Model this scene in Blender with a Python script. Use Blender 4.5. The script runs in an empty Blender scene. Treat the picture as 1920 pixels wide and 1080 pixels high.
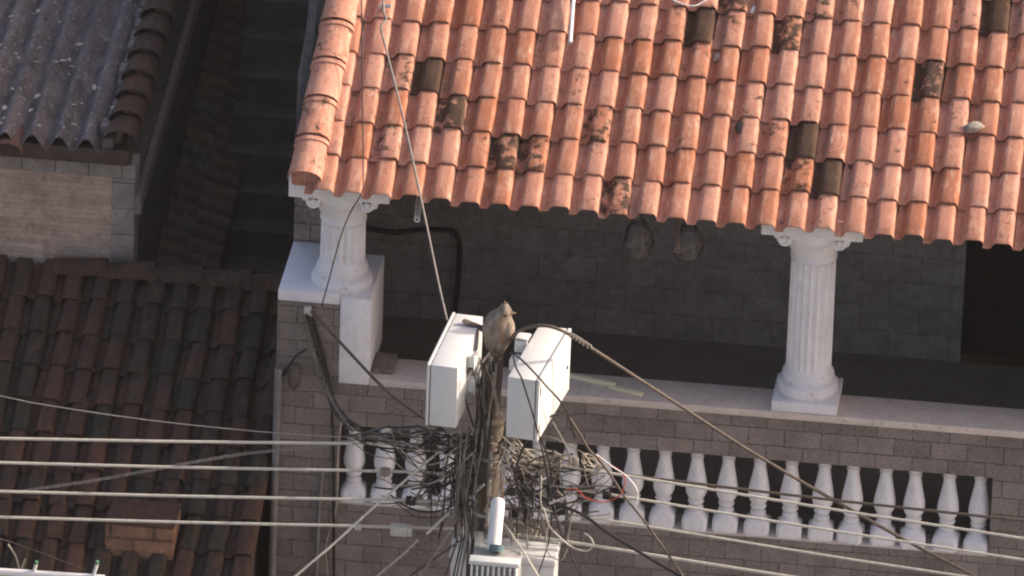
import bpy, bmesh, math, random
from mathutils import Vector, Matrix
R = math.radians
rnd = random.Random(7)
scene = bpy.context.scene
COL = scene.collection

# ------------------------------------------------------------------ camera
TH, PSI, RHO, DIST, PXM = R(26), R(5.9), R(2.0), 70.0, 275.0
r0 = Vector((math.cos(PSI), math.sin(PSI), 0))
fh = Vector((-math.sin(PSI), math.cos(PSI), 0))
FW = fh*math.cos(TH) + Vector((0, 0, -math.sin(TH)))
u0 = fh*math.sin(TH) + Vector((0, 0, math.cos(TH)))
CR = r0*math.cos(RHO) + u0*math.sin(RHO)
CU = u0*math.cos(RHO) - r0*math.sin(RHO)
CAMLOC = -FW*DIST - CR*((1510-960)/PXM) + CU*((775-540)/PXM)
cam = bpy.data.cameras.new('camera'); camo = bpy.data.objects.new('camera', cam); COL.objects.link(camo)
m = Matrix((CR, CU, -FW)).transposed().to_4x4(); m.translation = CAMLOC
camo.matrix_world = m
cam.sensor_width = 36; cam.lens = PXM*DIST*36/1920
cam.clip_start = 1; cam.clip_end = 2000
scene.camera = camo

# ------------------------------------------------------------------ sky, sun, exposure
SUN = Vector((0.86, 0.27, 0.47)).normalized()
world = bpy.data.worlds.new('World'); scene.world = world; world.use_nodes = True
nt = world.node_tree
sky = nt.nodes.new('ShaderNodeTexSky'); sky.sky_type = 'NISHITA'; sky.sun_disc = False
sky.sun_elevation = math.asin(SUN.z); sky.sun_rotation = math.atan2(SUN.x, SUN.y)
sky.air_density = 1.0; sky.dust_density = 5.0; sky.ozone_density = 0.2
bg = nt.nodes['Background']; bg.inputs['Strength'].default_value = 0.15
wb_ = nt.nodes.new('ShaderNodeMix'); wb_.data_type = 'RGBA'; wb_.blend_type = 'MULTIPLY'; wb_.inputs[0].default_value = 1
wb_.inputs[7].default_value = (.96, .86, .84, 1)          # the camera's warm white balance
nt.links.new(sky.outputs[0], wb_.inputs[6]); nt.links.new(wb_.outputs[2], bg.inputs['Color'])
sl = bpy.data.lights.new('sun', 'SUN'); sl.energy = 2.6; sl.angle = R(0.6); sl.color = (1.0, 0.93, 0.80)
so = bpy.data.objects.new('sun', sl); COL.objects.link(so)
so.rotation_euler = SUN.to_track_quat('Z', 'Y').to_euler()
so.location = (20, 5, 20)
scene.view_settings.view_transform = 'Standard'; scene.view_settings.look = 'None'
scene.view_settings.exposure = 0.86; scene.view_settings.gamma = 1.0
scene.cycles.filter_width = 2.1
scene.cycles.use_denoising = True

# ------------------------------------------------------------------ measuring helpers: a point of a plane seen at a photo pixel (1920x1080)
def ray(px, py):
    return (FW*DIST + CR*((px-960)/PXM) - CU*((py-540)/PXM)).normalized()
def P(px, py, Y):
    d = ray(px, py); return CAMLOC + d*((Y-CAMLOC.y)/d.y)
def PZ(px, py, Z):
    d = ray(px, py); return CAMLOC + d*((Z-CAMLOC.z)/d.z)
def PP(px, py, o, n):
    d = ray(px, py); return CAMLOC + d*((o-CAMLOC).dot(n)/d.dot(n))

# ------------------------------------------------------------------ materials
def mat(name, rough=0.8, spec=0.3):
    M = bpy.data.materials.new(name); M.use_nodes = True
    b = M.node_tree.nodes['Principled BSDF']
    b.inputs['Roughness'].default_value = rough
    b.inputs['Specular IOR Level'].default_value = spec
    return M, M.node_tree, b
def N(t, kind, **kw):
    n = t.nodes.new(kind)
    for k, v in kw.items():
        if k in n.inputs: n.inputs[k].default_value = v
        else: setattr(n, k, v)
    return n
def L(t, a, b): t.links.new(a, b)
def mixc(t, fac, a, b, blend='MIX'):
    n = t.nodes.new('ShaderNodeMix'); n.data_type = 'RGBA'; n.blend_type = blend
    for s, v in ((n.inputs[0], fac), (n.inputs[6], a), (n.inputs[7], b)):
        if hasattr(v, 'links'): L(t, v, s)
        elif isinstance(v, tuple): s.default_value = (*v, 1)[:4]
        else: s.default_value = v
    return n.outputs[2]
def ramp(t, src, stops):
    n = t.nodes.new('ShaderNodeValToRGB'); L(t, src, n.inputs[0])
    e = n.color_ramp.elements
    while len(e) < len(stops): e.new(0.5)
    for el, (p, c) in zip(e, stops):
        el.position = p; el.color = (c, c, c, 1) if not isinstance(c, tuple) else (*c, 1)
    return n.outputs[0]
def math_(t, op, a, b=None, clamp=False):
    n = t.nodes.new('ShaderNodeMath'); n.operation = op; n.use_clamp = clamp
    for s, v in zip(n.inputs, (a, b)):
        if v is None: continue
        if hasattr(v, 'links'): L(t, v, s)
        else: s.default_value = v
    return n.outputs[0]
def objco(t, scale=(1, 1, 1)):
    tc = t.nodes.new('ShaderNodeTexCoord'); mp = t.nodes.new('ShaderNodeMapping')
    mp.inputs['Scale'].default_value = scale; L(t, tc.outputs['Object'], mp.inputs[0]); return mp.outputs[0]
def noise(t, vec, scale, detail=4, rough=0.6):
    n = t.nodes.new('ShaderNodeTexNoise'); n.inputs['Scale'].default_value = scale
    n.inputs['Detail'].default_value = detail; n.inputs['Roughness'].default_value = rough
    L(t, vec, n.inputs['Vector']); return n.outputs[0]
def bump(t, b, h, strength=0.4, dist=0.01):
    n = t.nodes.new('ShaderNodeBump'); n.inputs['Strength'].default_value = strength; n.inputs['Distance'].default_value = dist
    L(t, h, n.inputs['Height']); L(t, n.outputs[0], b.inputs['Normal'])
def attr(t, name):
    n = t.nodes.new('ShaderNodeAttribute'); n.attribute_name = name; return n.outputs['Fac']

def mottled(name, c1, c2, scale=12, rough=0.8, spec=0.3, bmp=0.25, bd=0.006, stretch=(1, 1, 1), metal=0, c3=None):
    M, t, b = mat(name, rough, spec); v = objco(t, stretch)
    n1 = noise(t, v, scale); n2 = noise(t, v, scale*4.3)
    c = mixc(t, ramp(t, n1, [(0.35, 0.0), (0.65, 1.0)]), c1, c2)
    if c3: c = mixc(t, ramp(t, n2, [(0.58, 0.0), (0.68, 1.0)]), c, c3)
    L(t, c, b.inputs['Base Color']); b.inputs['Metallic'].default_value = metal
    if bmp: bump(t, b, n2, bmp, bd)
    return M

def tile_material(name, lo, mid, hi, soot, base_mold, chalk=None):
    M, t, b = mat(name, 0.85, 0.2)
    chalk = chalk or hi
    v = objco(t); vs = objco(t, (1, .22, .22))
    a = attr(t, 'tint'); md = attr(t, 'mold')
    c = mixc(t, ramp(t, a, [(0.0, 0.0), (.5, .5), (1.0, 1.0)]), lo, hi)
    c = mixc(t, 0.22, c, mid)
    n1 = noise(t, vs, 30, 5, .75); n2 = noise(t, v, 9, 3); n3 = noise(t, v, 60, 4, .7); n4 = noise(t, vs, 85, 3, .7); n5 = noise(t, v, 5, 2)
    amt = math_(t, 'MULTIPLY', ramp(t, n5, [(0.35, 0.25), (0.65, 1.0)]), 0.8)
    c = mixc(t, math_(t, 'MULTIPLY', ramp(t, n1, [(0.46, 0.0), (0.70, 1.0)]), amt), c, chalk)
    c = mixc(t, math_(t, 'MULTIPLY', ramp(t, n4, [(0.48, 0.0), (0.68, 1.0)]), 0.5), c, lo)
    # lichen and soot blotches
    s = math_(t, 'ADD', math_(t, 'MULTIPLY', md, 0.62), math_(t, 'MULTIPLY', noise(t, v, 13, 4, .6), 0.9))
    s = math_(t, 'ADD', s, math_(t, 'MULTIPLY', math_(t, 'SUBTRACT', n3, .5), .22))
    sootc = mixc(t, ramp(t, n1, [(0.4, 0.0), (0.7, 1.0)]), soot, (soot[0]*2.1, soot[1]*2.0, soot[2]*1.8))
    c = mixc(t, ramp(t, s, [(0.66+base_mold, 0.0), (0.78+base_mold, 0.94)]), c, sootc)
    s2 = math_(t, 'ADD', math_(t, 'MULTIPLY', n2, .6), math_(t, 'MULTIPLY', n3, .5))
    c = mixc(t, ramp(t, s2, [(0.60, 0.0), (0.74, 0.6)]), c, (lo[0]*.42, lo[1]*.6, lo[2]*.7))
    L(t, c, b.inputs['Base Color'])
    bump(t, b, n3, 0.22, 0.004)
    return M
M_TILE = tile_material('terracotta_tile', (0.35, 0.125, 0.064), (0.44, 0.19, 0.12), (0.55, 0.285, 0.215), (0.035, 0.024, 0.018), 0.0, (0.68, 0.47, 0.36))
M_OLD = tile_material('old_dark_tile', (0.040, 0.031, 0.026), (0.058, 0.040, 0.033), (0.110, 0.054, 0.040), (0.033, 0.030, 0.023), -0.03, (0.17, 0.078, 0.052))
M_OLD2 = tile_material('red_dark_tile', (0.085, 0.06, 0.05), (0.12, 0.075, 0.062), (0.18, 0.095, 0.072), (0.075, 0.066, 0.058), -0.02, (0.22, 0.13, 0.10))

def block_material(name, w, h, mortar, c1, c2, cm, offx=0, offz=0, nscale=45, bstr=.6, msz=.0035):
    M, t, b = mat(name, 0.9, 0.15)
    tc = t.nodes.new('ShaderNodeTexCoord'); sp = t.nodes.new('ShaderNodeSeparateXYZ'); L(t, tc.outputs['Object'], sp.inputs[0])
    cb = t.nodes.new('ShaderNodeCombineXYZ')
    L(t, math_(t, 'ADD', math_(t, 'ADD', sp.outputs[0], sp.outputs[1]), offx), cb.inputs[0])
    L(t, math_(t, 'ADD', sp.outputs[2], offz), cb.inputs[1])
    wob = noise(t, tc.outputs['Object'], 6, 2)
    va = t.nodes.new('ShaderNodeVectorMath'); va.operation = 'MULTIPLY_ADD'
    ws = t.nodes.new('ShaderNodeCombineXYZ'); L(t, wob, ws.inputs[0]); L(t, wob, ws.inputs[1])
    L(t, ws.outputs[0], va.inputs[0]); va.inputs[1].default_value = (.012, .012, 0); L(t, cb.outputs[0], va.inputs[2])
    br = t.nodes.new('ShaderNodeTexBrick'); L(t, va.outputs[0], br.inputs['Vector'])
    br.inputs['Scale'].default_value = 1; br.inputs['Brick Width'].default_value = w; br.inputs['Row Height'].default_value = h
    br.inputs['Mortar Size'].default_value = msz; br.inputs['Mortar Smooth'].default_value = 0.2; br.offset = .5
    br.inputs['Color1'].default_value = (*c1, 1); br.inputs['Color2'].default_value = (*c2, 1); br.inputs['Mortar'].default_value = (*cm, 1)
    v = objco(t)
    n1 = noise(t, v, nscale, 6, .75); n2 = noise(t, v, 4, 3); n3 = noise(t, v, nscale*2.5, 3, .7)
    c = mixc(t, ramp(t, n1, [(0.35, 0.0), (0.7, 1.0)]), br.outputs[0], mixc(t, 0.5, br.outputs[0], (min(1, c2[0]*2.0), min(1, c2[1]*2.0), min(1, c2[2]*2.0))))
    c = mixc(t, ramp(t, n3, [(0.62, 0.0), (0.72, 0.5)]), c, (c2[0]*2.9, c2[1]*2.8, c2[2]*2.6))
    c = mixc(t, ramp(t, n2, [(0.4, 0.0), (0.75, 0.45)]), c, (c1[0]*.55, c1[1]*.55, c1[2]*.55))
    L(t, c, b.inputs['Base Color'])
    hgt = math_(t, 'SUBTRACT', math_(t, 'MULTIPLY', n1, .6), math_(t, 'MULTIPLY', br.outputs['Fac'], 1.2))
    bump(t, b, hgt, bstr, .012)
    return M
M_STONE = block_material('grey_stone_block', .25, .128, .004, (0.135, 0.114, 0.104), (0.235, 0.20, 0.182), (0.022, 0.018, 0.017), offz=.006, nscale=42, bstr=1.0)
M_INSTONE = block_material('veranda_stone_block', .42, .2, .006, (0.23, 0.20, 0.182), (0.29, 0.258, 0.235), (0.165, 0.142, 0.128), nscale=14, msz=.006)
M_CLAD = block_material('tan_strip_stone', .27, .038, .002, (0.33, 0.235, 0.185), (0.46, 0.35, 0.285), (0.27, 0.19, 0.15), nscale=16, bstr=.5, msz=.0018)
M_WALLTILE = mottled('grey_wall_tile', (0.26, 0.22, 0.20), (0.36, 0.31, 0.285), 9, c3=(0.22, 0.18, 0.16))
def white_paint():
    M, t, b = mat('white_paint', .55, .3); v = objco(t); vs = objco(t, (1, 1, .18))
    n1 = noise(t, v, 7, 4); n2 = noise(t, vs, 26, 5, .7); n3 = noise(t, v, 48, 4, .75)
    c = mixc(t, ramp(t, n1, [(0.35, 0.0), (0.65, 1.0)]), (0.72, 0.70, 0.71), (0.82, 0.80, 0.805))
    c = mixc(t, ramp(t, n2, [(0.55, 0.0), (0.72, 0.55)]), c, (0.50, 0.465, 0.45))
    c = mixc(t, ramp(t, n3, [(0.64, 0.0), (0.70, 0.7)]), c, (0.40, 0.35, 0.33))
    L(t, c, b.inputs['Base Color']); bump(t, b, n3, .3, .005); return M
M_WHITE = white_paint()
def dirty_white():
    M, t, b = mat('chipped_white_paint', .6, .3); v = objco(t)
    n1 = noise(t, v, 14, 6, .7); n2 = noise(t, v, 5)
    c = mixc(t, ramp(t, n2, [(0.4, 0.0), (0.7, 1.0)]), (0.78, 0.76, 0.78), (0.66, 0.64, 0.67))
    c = mixc(t, ramp(t, n1, [(0.63, 0.0), (0.68, 0.8)]), c, (0.34, 0.28, 0.26))
    L(t, c, b.inputs['Base Color']); bump(t, b, n1, .3, .006); return M
M_CHIP = dirty_white()
M_LEDGE = mottled('ledge_cement', (0.58, 0.49, 0.43), (0.66, 0.57, 0.51), 5, c3=(0.47, 0.385, 0.335), bmp=.3)
M_FLOOR = mottled('dark_floor', (0.25, 0.215, 0.19), (0.31, 0.27, 0.24), 4)
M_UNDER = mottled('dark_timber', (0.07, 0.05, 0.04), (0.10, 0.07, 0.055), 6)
M_DOORSHADE = mottled('doorway_shade', (0.012, 0.011, 0.010), (0.018, 0.016, 0.015), 4)  # near-black colour carries the darkness of the unlit room behind
M_BOX = mottled('white_enamel', (0.61, 0.625, 0.62), (0.645, 0.655, 0.645), 3, rough=.4, spec=.4, bmp=.04, c3=(0.585, 0.59, 0.565))
M_SEAL = mottled('dark_seal', (0.05, 0.05, 0.055), (0.07, 0.07, 0.07), 10)
M_GALV = mottled('galvanised_steel', (0.45, 0.44, 0.43), (0.6, 0.59, 0.57), 20, rough=.45, metal=.5)
M_POLE = mottled('weathered_pole', (0.125, 0.10, 0.078), (0.19, 0.155, 0.12), 14, stretch=(1, 1, .2), c3=(0.09, 0.07, 0.055), bmp=.5)
M_BLACK = mottled('black_rubber', (0.018, 0.016, 0.017), (0.03, 0.027, 0.027), 30, rough=.55, bmp=.1)
M_BROWNC = mottled('brown_cable', (0.075, 0.058, 0.047), (0.12, 0.095, 0.075), 25, rough=.6, bmp=.1)
M_GREYC = mottled('grey_cable', (0.19, 0.17, 0.155), (0.27, 0.245, 0.22), 25, rough=.6, bmp=.1)
M_TANC = mottled('tan_cable', (0.30, 0.262, 0.212), (0.42, 0.375, 0.315), 25, rough=.6, bmp=.1)
M_PALEC = mottled('pale_conductor', (0.46, 0.43, 0.37), (0.58, 0.55, 0.48), 25, rough=.5, bmp=.1)
M_WHITEC = mottled('white_cable', (0.75, 0.72, 0.72), (0.8, 0.78, 0.76), 25, rough=.5, bmp=.05)
M_REDC = mottled('red_cable', (0.50, 0.07, 0.045), (0.6, 0.12, 0.08), 25, rough=.5, bmp=.05)
M_FIBRE = mottled('weathered_fibre_cement', (0.10, 0.084, 0.084), (0.18, 0.156, 0.156), 9, stretch=(1, .5, 1), c3=(0.32, 0.295, 0.29), bmp=.4, rough=.9)
M_LEAF = mottled('dry_leaf', (0.34, 0.30, 0.24), (0.50, 0.46, 0.42), 9, bmp=0)
M_BOARD = mottled('grey_board', (0.16, 0.13, 0.115), (0.22, 0.18, 0.16), 8, stretch=(1, .2, 1))
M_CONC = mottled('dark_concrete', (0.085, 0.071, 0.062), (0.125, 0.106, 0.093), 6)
M_CLAY = block_material('hollow_clay_block', .30, .15, .01, (0.15, 0.082, 0.054), (0.27, 0.15, 0.095), (0.06, 0.042, 0.034), nscale=9, bstr=.9, msz=.012)
M_PVC = mottled('white_pvc', (0.70, 0.68, 0.68), (0.78, 0.76, 0.75), 12, rough=.45, bmp=.05)
M_OLDPVC = mottled('brown_pvc', (0.23, 0.17, 0.13), (0.32, 0.25, 0.2), 12, rough=.5, bmp=.05)
M_GPIPE = mottled('grey_pipe', (0.15, 0.145, 0.15), (0.21, 0.2, 0.2), 8, rough=.6)
M_ROCK = mottled('grey_rock', (0.24, 0.21, 0.18), (0.42, 0.38, 0.32), 30, c3=(0.55, 0.52, 0.46), bmp=.8, bd=.01)
M_TEAL = mottled('teal_plastic', (0.08, 0.14, 0.15), (0.11, 0.18, 0.19), 12, rough=.4)
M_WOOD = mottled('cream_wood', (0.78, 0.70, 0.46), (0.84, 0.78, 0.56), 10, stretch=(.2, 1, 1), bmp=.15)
M_ASPH = mottled('pale_paving', (0.24, 0.225, 0.21), (0.3, 0.285, 0.265), 3)
M_PLASTER = mottled('grey_plaster', (0.055, 0.052, 0.052), (0.10, 0.096, 0.095), 14, c3=(0.19, 0.185, 0.185), bmp=.6)
def bird_mat(name, c1, c2, c3):
    M, t, b = mat(name, .9, .1); v = objco(t, (1, 1, .3))
    n1 = noise(t, v, 28, 5, .7); n2 = noise(t, objco(t, (1, 1, .5)), 9, 2)
    c = mixc(t, ramp(t, n1, [(0.36, 0.0), (0.66, 1.0)]), c1, c2)
    c = mixc(t, ramp(t, n2, [(0.52, 0.0), (0.66, 0.8)]), c, c3)
    L(t, c, b.inputs['Base Color']); bump(t, b, n1, .6, .008); return M
M_BIRD = bird_mat('brown_plumage', (0.125, 0.10, 0.08), (0.33, 0.28, 0.23), (0.23, 0.135, 0.09))
M_WING = bird_mat('wing_plumage', (0.145, 0.115, 0.095), (0.32, 0.265, 0.22), (0.19, 0.14, 0.105))
M_TAIL = mottled('tail_plumage', (0.07, 0.055, 0.047), (0.12, 0.09, 0.075), 25, bmp=.3)
M_BEAK = mottled('beak_horn', (0.30, 0.20, 0.11), (0.4, 0.29, 0.17), 25, rough=.5, bmp=0)
M_EYE = mottled('eye_dark', (0.015, 0.012, 0.01), (0.02, 0.017, 0.015), 25, rough=.2, bmp=0)
def bag_material():
    M, t, b = mat('clear_plastic', .15, .6)
    b.inputs['Base Color'].default_value = (0.115, 0.095, 0.097, 1)
    bump(t, b, noise(t, objco(t), 24, 3), 1.0, .03)
    tr = t.nodes.new('ShaderNodeBsdfTransparent'); mx = t.nodes.new('ShaderNodeMixShader'); out = t.nodes['Material Output']
    L(t, ramp(t, noise(t, objco(t), 16, 2), [(0.34, 0.35), (0.56, 0.95)]), mx.inputs[0]); L(t, tr.outputs[0], mx.inputs[1]); L(t, b.outputs[0], mx.inputs[2]); L(t, mx.outputs[0], out.inputs[0])
    return M
M_BAG = bag_material()

# ------------------------------------------------------------------ mesh helpers
class MB:
    def __init__(s): s.v = []; s.f = []; s.t = []; s.m = []
    def add(s, vs, fs, tint=.5, mold=0.0):
        o = len(s.v); s.v += [tuple(v) for v in vs]
        for f in fs: s.f.append(tuple(i+o for i in f)); s.t.append(tint); s.m.append(mold)
    def bm(s, b, M=None):
        b.verts.index_update()
        s.add([(M @ v.co if M else v.co) for v in b.verts], [[v.index for v in f.verts] for f in b.faces]); b.free()
    def box(s, lo, hi, bev=0.0, M=None, seg=2, tint=.5, mold=0.):
        b = bmesh.new(); bmesh.ops.create_cube(b, size=1)
        c = [(a+e)/2 for a, e in zip(lo, hi)]; d = [e-a for a, e in zip(lo, hi)]
        for v in b.verts: v.co = Vector((c[0]+v.co.x*d[0], c[1]+v.co.y*d[1], c[2]+v.co.z*d[2]))
        if bev: bmesh.ops.bevel(b, geom=b.edges[:], offset=bev, segments=seg, affect='EDGES', profile=.5)
        s.bm(b, M); return s
    def quad(s, a, b, c, d): s.add([a, b, c, d], [(0, 1, 2, 3)]); return s
    def prism(s, poly, off):
        n = len(poly); off = Vector(off)
        s.add([Vector(p) for p in poly]+[Vector(p)+off for p in poly],
              [tuple(range(n))[::-1], tuple(range(n, 2*n))]+[(i, (i+1) % n, n+(i+1) % n, n+i) for i in range(n)]); return s
    def rings(s, rings, closed=True, cap=True, tint=.5, mold=0.):
        k = len(rings[0]); vs = [p for r_ in rings for p in r_]; fs = []
        for i in range(len(rings)-1):
            for j in range(k if closed else k-1):
                a = i*k+j; b = i*k+(j+1) % k; fs.append((a, b, b+k, a+k))
        if cap and closed: fs.append(tuple(range(k))[::-1]); fs.append(tuple(range(len(vs)-k, len(vs))))
        s.add(vs, fs, tint, mold); return s
    def lathe(s, prof, c=(0, 0, 0), seg=28, M=None):
        rs = []
        for r_, z in prof:
            ring = [Vector((c[0]+r_*math.cos(2*math.pi*j/seg), c[1]+r_*math.sin(2*math.pi*j/seg), c[2]+z)) for j in range(seg)]
            rs.append([M @ p for p in ring] if M else ring)
        return s.rings(rs)
    def tube(s, pts, rad, seg=7, taper=None):
        pts = [Vector(p) for p in pts]; rs = []; n = len(pts); up = Vector((0.13, 0.91, 0.37)).normalized()
        for i, p in enumerate(pts):
            d = (pts[min(i+1, n-1)]-pts[max(i-1, 0)])
            if d.length < 1e-9: d = Vector((0, 0, 1))
            d.normalize(); a = d.cross(up)
            if a.length < 1e-3: a = d.cross(Vector((1, 0, 0)))
            a.normalize(); b = d.cross(a)
            rr = rad if taper is None else rad*taper(i/(n-1))
            rs.append([p+a*rr*math.cos(2*math.pi*j/seg)+b*rr*math.sin(2*math.pi*j/seg) for j in range(seg)])
        return s.rings(rs)
    def build(s, name, material, parent=None, smooth=None, loc=None):
        me = bpy.data.meshes.new(name); org = Vector(loc) if loc is not None else Vector((0, 0, 0))
        me.from_pydata([tuple(Vector(v)-org) for v in s.v], [], s.f)
        a = me.attributes.new('tint', 'FLOAT', 'FACE'); a.data.foreach_set('value', s.t)
        a = me.attributes.new('mold', 'FLOAT', 'FACE'); a.data.foreach_set('value', s.m)
        b = bmesh.new(); b.from_mesh(me); bmesh.ops.recalc_face_normals(b, faces=b.faces[:]); b.to_mesh(me); b.free()
        me.materials.append(material)
        if smooth is not None:
            me.polygons.foreach_set('use_smooth', [True]*len(me.polygons))
            me.set_sharp_from_angle(angle=R(smooth))
        me.update()
        o = bpy.data.objects.new(name, me); COL.objects.link(o)
        if parent is not None:
            o.parent = parent; o.location = org - world_of(parent)
        else: o.location = org
        return o
def world_of(o):
    w = Vector((0, 0, 0))
    while o is not None: w += o.location; o = o.parent
    return w
def tag(o, label, cat=None, group=None, kind=None):
    o['label'] = label
    if cat: o['category'] = cat
    if group: o['group'] = group
    if kind: o['kind'] = kind
    return o
def thing(name, label, cat, loc=(0, 0, 0), group=None):
    o = bpy.data.objects.new(name, None); COL.objects.link(o); o.location = loc; o.empty_display_size = .2
    return tag(o, label, cat, group)
def structure(o): o['kind'] = 'structure'; return o
def smoothpath(pts, k=7):
    pts = [Vector(p) for p in pts]
    if len(pts) < 3: 
        a, b = pts; return [a.lerp(b, i/(k*3)) for i in range(k*3+1)]
    q = [pts[0]*2-pts[1]]+pts+[pts[-1]*2-pts[-2]]; out = []
    for i in range(1, len(q)-2):
        a, b, c, d = q[i-1:i+3]
        for j in range(k):
            t = j/k
            out.append(.5*((2*b)+(c-a)*t+(2*a-5*b+4*c-d)*t*t+(3*b-a-3*c+d)*t**3))
    out.append(pts[-1]); return out

# ================================================================== SETTING
g = MB(); g.quad((-200, -200, -4.5), (200, -200, -4.5), (200, 300, -4.5), (-200, 300, -4.5))
structure(g.build('ground', M_ASPH))

# ================================================================== MAIN HOUSE
house = thing('house', 'grey stone house with a red tiled roof over a white columned veranda', 'house', (0, 0, -4.5))
XL = P(521, 560, 0).x; XR = 5.0
OX0 = P(634, 900, 0).x; OX1 = P(1858, 960, 0).x     # the balustrade opening
ZT, ZB = -.375, -.985
# front parapet wall, butted pieces round the opening
w = MB()
PILX = P(636, 640, 0).x; PILR = P(694, 640, 0).x
w.box((XL, 0, -4.5), (OX0, .25, -.055))
w.box((OX0, 0, ZT), (OX1, .25, -.055))
w.box((OX0, 0, -4.5), (OX1, .25, ZB))
w.box((OX1, 0, -4.5), (XR, .25, -.055))
w.box((XL, .0, -.055), (PILX, .25, .535))                    # stone facing of the corner pier
w.build('front_wall', M_STONE, house)
# ledge
l = MB(); l.box((PILR, -.012, -.055), (XR, .335, 0), .008)
l.build('ledge', M_LEDGE, house, 40)
# white pier beside the corner + white slab on top
p = MB(); p.box((PILX+.002, -.014, -.052), (PILR, .70, .60), .008); 
p.build('white_pier', M_WHITE, house, 40)
p = MB(); p.box((XL, -.006, .537), (PILX, .77, .62), .01); p.box((XL, .25, -.055), (PILX-.004, .768, .536))
p.build('pier_top', M_CHIP, house, 40)
# gable side wall following the slope
BETA = R(24); YE, ZE = -.20, 1.45
RO = Vector((0, YE, ZE)); RS = Vector((0, math.cos(BETA), math.sin(BETA))); RN = Vector((0, -math.sin(BETA), math.cos(BETA)))
def roofz(y, off=0): return ZE + (y-YE)*math.tan(BETA) + off
sw = MB(); sw.prism([(XL, .772, -4.5), (XL, 8, -4.5), (XL, 8, roofz(8, -.02)), (XL, .772, roofz(.772, -.02))], (.2, 0, 0))
sw.build('side_wall', M_STONE, house)
fc = MB()
for (o0, o1, h0, h1) in ((-.012, .05, -.10, .012), (.051, .16, -.10, -.02)):
    a_ = [(XL+.085+o-.06*y-.0, y, roofz(y, h)) for y in (.05, 8) for o, h in ((o0, h0), (o1, h0), (o1, h1), (o0, h1))]
    fc.add(a_, [(0, 1, 2, 3), (4, 5, 6, 7), (0, 1, 5, 4), (1, 2, 6, 5), (2, 3, 7, 6), (3, 0, 4, 7)])
fc.build('gable_coping', M_PLASTER, house)
# veranda: floor, back wall, end wall, door
f = MB(); f.box((XL+.2, .25, -1.12), (XR, 3.0, -1.0)); f.build('veranda_floor', M_FLOOR, house)
DX = P(1806, 560, 3.0).x
bw = MB(); bw.box((XL+.2, 3.0, -1.12), (DX, 3.2, 2.85)); bw.box((DX+1.3, 3.0, -1.12), (XR, 3.2, 2.85)); bw.box((DX, 3.0, 1.6), (DX+1.3, 3.2, 2.85))
bw.build('back_wall', M_INSTONE, house)
d = MB(); d.box((DX, 3.12, -1.0), (DX+1.3, 3.16, 1.6)); d.build('doorway_dark_panel', M_DOORSHADE, house)  # added panel fills the opening; its black stands in for the room's shade
dj = MB(); dj.box((DX-.07, 2.985, -1.0), (DX-.0, 3.0, 1.6)); dj.build('door_frame', M_INSTONE, house)
e = MB(); e.box((XR, 0, -4.5), (XR+.2, 8, 2.8)); e.build('end_wall', M_INSTONE, house)
e = MB(); e.box((XL+.2, 7.8, -4.5), (XR, 8, 4.5)); e.build('rear_wall', M_INSTONE, house)

# ---- tiled roof
PROF = [(0, 0), (.018, -.004), (.044, -.004), (.056, .003), (.064, .024), (.072, .042), (.084, .053), (.098, .057), (.168, .057), (.183, .054), (.193, .045), (.199, .024), (.205, .003), (.207, -.006)]
PITCH, ROW = .2005, .3165
def add_tile(mb, o, x, s, n, length, pitch, lift=.02, tint=.5, mold=0., yaw=0., th=.014, prof=PROF, taper=.05):
    k = pitch/.2005; c = .14*k; rings = []
    for (t, dz, sc, dn) in ((0.0, -th, 1, 0), (0.0, -.005, 1, 0), (.012, .0, 1, 0), (length*.5, 0, 1-taper*.5, 0), (length+.05, 0, 1-taper, 0)):
        ring = []
        for (u, h) in prof:
            uu = u*k; uu = c+(uu-c)*sc
            hh = h*(1-.06*(1-sc)/max(taper, .01)) if h > 0 else h
            if t == 0.0 and dz > -th: hh = hh*.95
            ring.append(o + x*(uu + yaw*(t-length*.5)) + s*t + n*(hh + lift*(1-t/length) + dz))
        rings.append(ring)
    mb.rings(rings, closed=False, tint=tint, mold=mold)
roof = MB()
hx = PP(1108, 372, RO+RN*.05, RN).x            # a hump centre measured on the photo
X1 = Vector((1, 0, 0))
capA = PP(571, 336, RO+RN*.07, RN); capB = PP(642, 0, RO+RN*.07, RN)
def cap_x(s):                                    # the verge row's centre line, x at distance s up the slope
    sa = (capA-RO).dot(RS); sb = (capB-RO).dot(RS)
    return capA.x + (capB.x-capA.x)*(s-sa)/(sb-sa)
moldy = {}
for (mx, my, a) in [(805, 140, 1.0), (850, 212, .62), (945, 290, .6), (1003, 292, .5), (735, 268, .38), (1162, 372, .55), (1322, 48, .95), (1490, 52, .6), (1388, 62, .3), (1762, 158, .7),
                    (1518, 262, .85), (1567, 332, 1.0), (1887, 28, .85), (1360, 8, .5), (1605, 15, .33), (880, 268, .3), (1430, 205, .3), (1135, 262, .42), (1560, 10, .4)]:
    q = PP(mx, my, RO+RN*.05, RN); moldy[(round((q.x-hx)/PITCH), math.floor((q-RO).dot(RS)/ROW))] = a*.86
for i in range(22):
    for j in range(-20, 36):
        x0 = hx + j*PITCH - .14 + rnd.uniform(-.005, .005)
        s0 = i*ROW + rnd.uniform(-.010, .010)
        if x0+.14 < cap_x(s0)+.01 or x0 > XR+.1: continue
        md = moldy.get((j, i), 0.0)
        if not md:
            md = rnd.choice([0, 0, 0, .05, .1, .12, .2])
            nb_ = max(moldy.get((j+1, i), 0), moldy.get((j-1, i), 0)*.8, moldy.get((j, i-1), 0)*.6, moldy.get((j, i+1), 0)*.7)
            md = max(md, nb_*.36)
        add_tile(roof, RO + X1*x0 + RS*s0, X1, RS, RN, ROW, PITCH, tint=rnd.random(), mold=md, yaw=rnd.uniform(-.024, .024), lift=.02+rnd.uniform(-.005, .006))
        mo = md if md > .5 else 0
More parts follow.
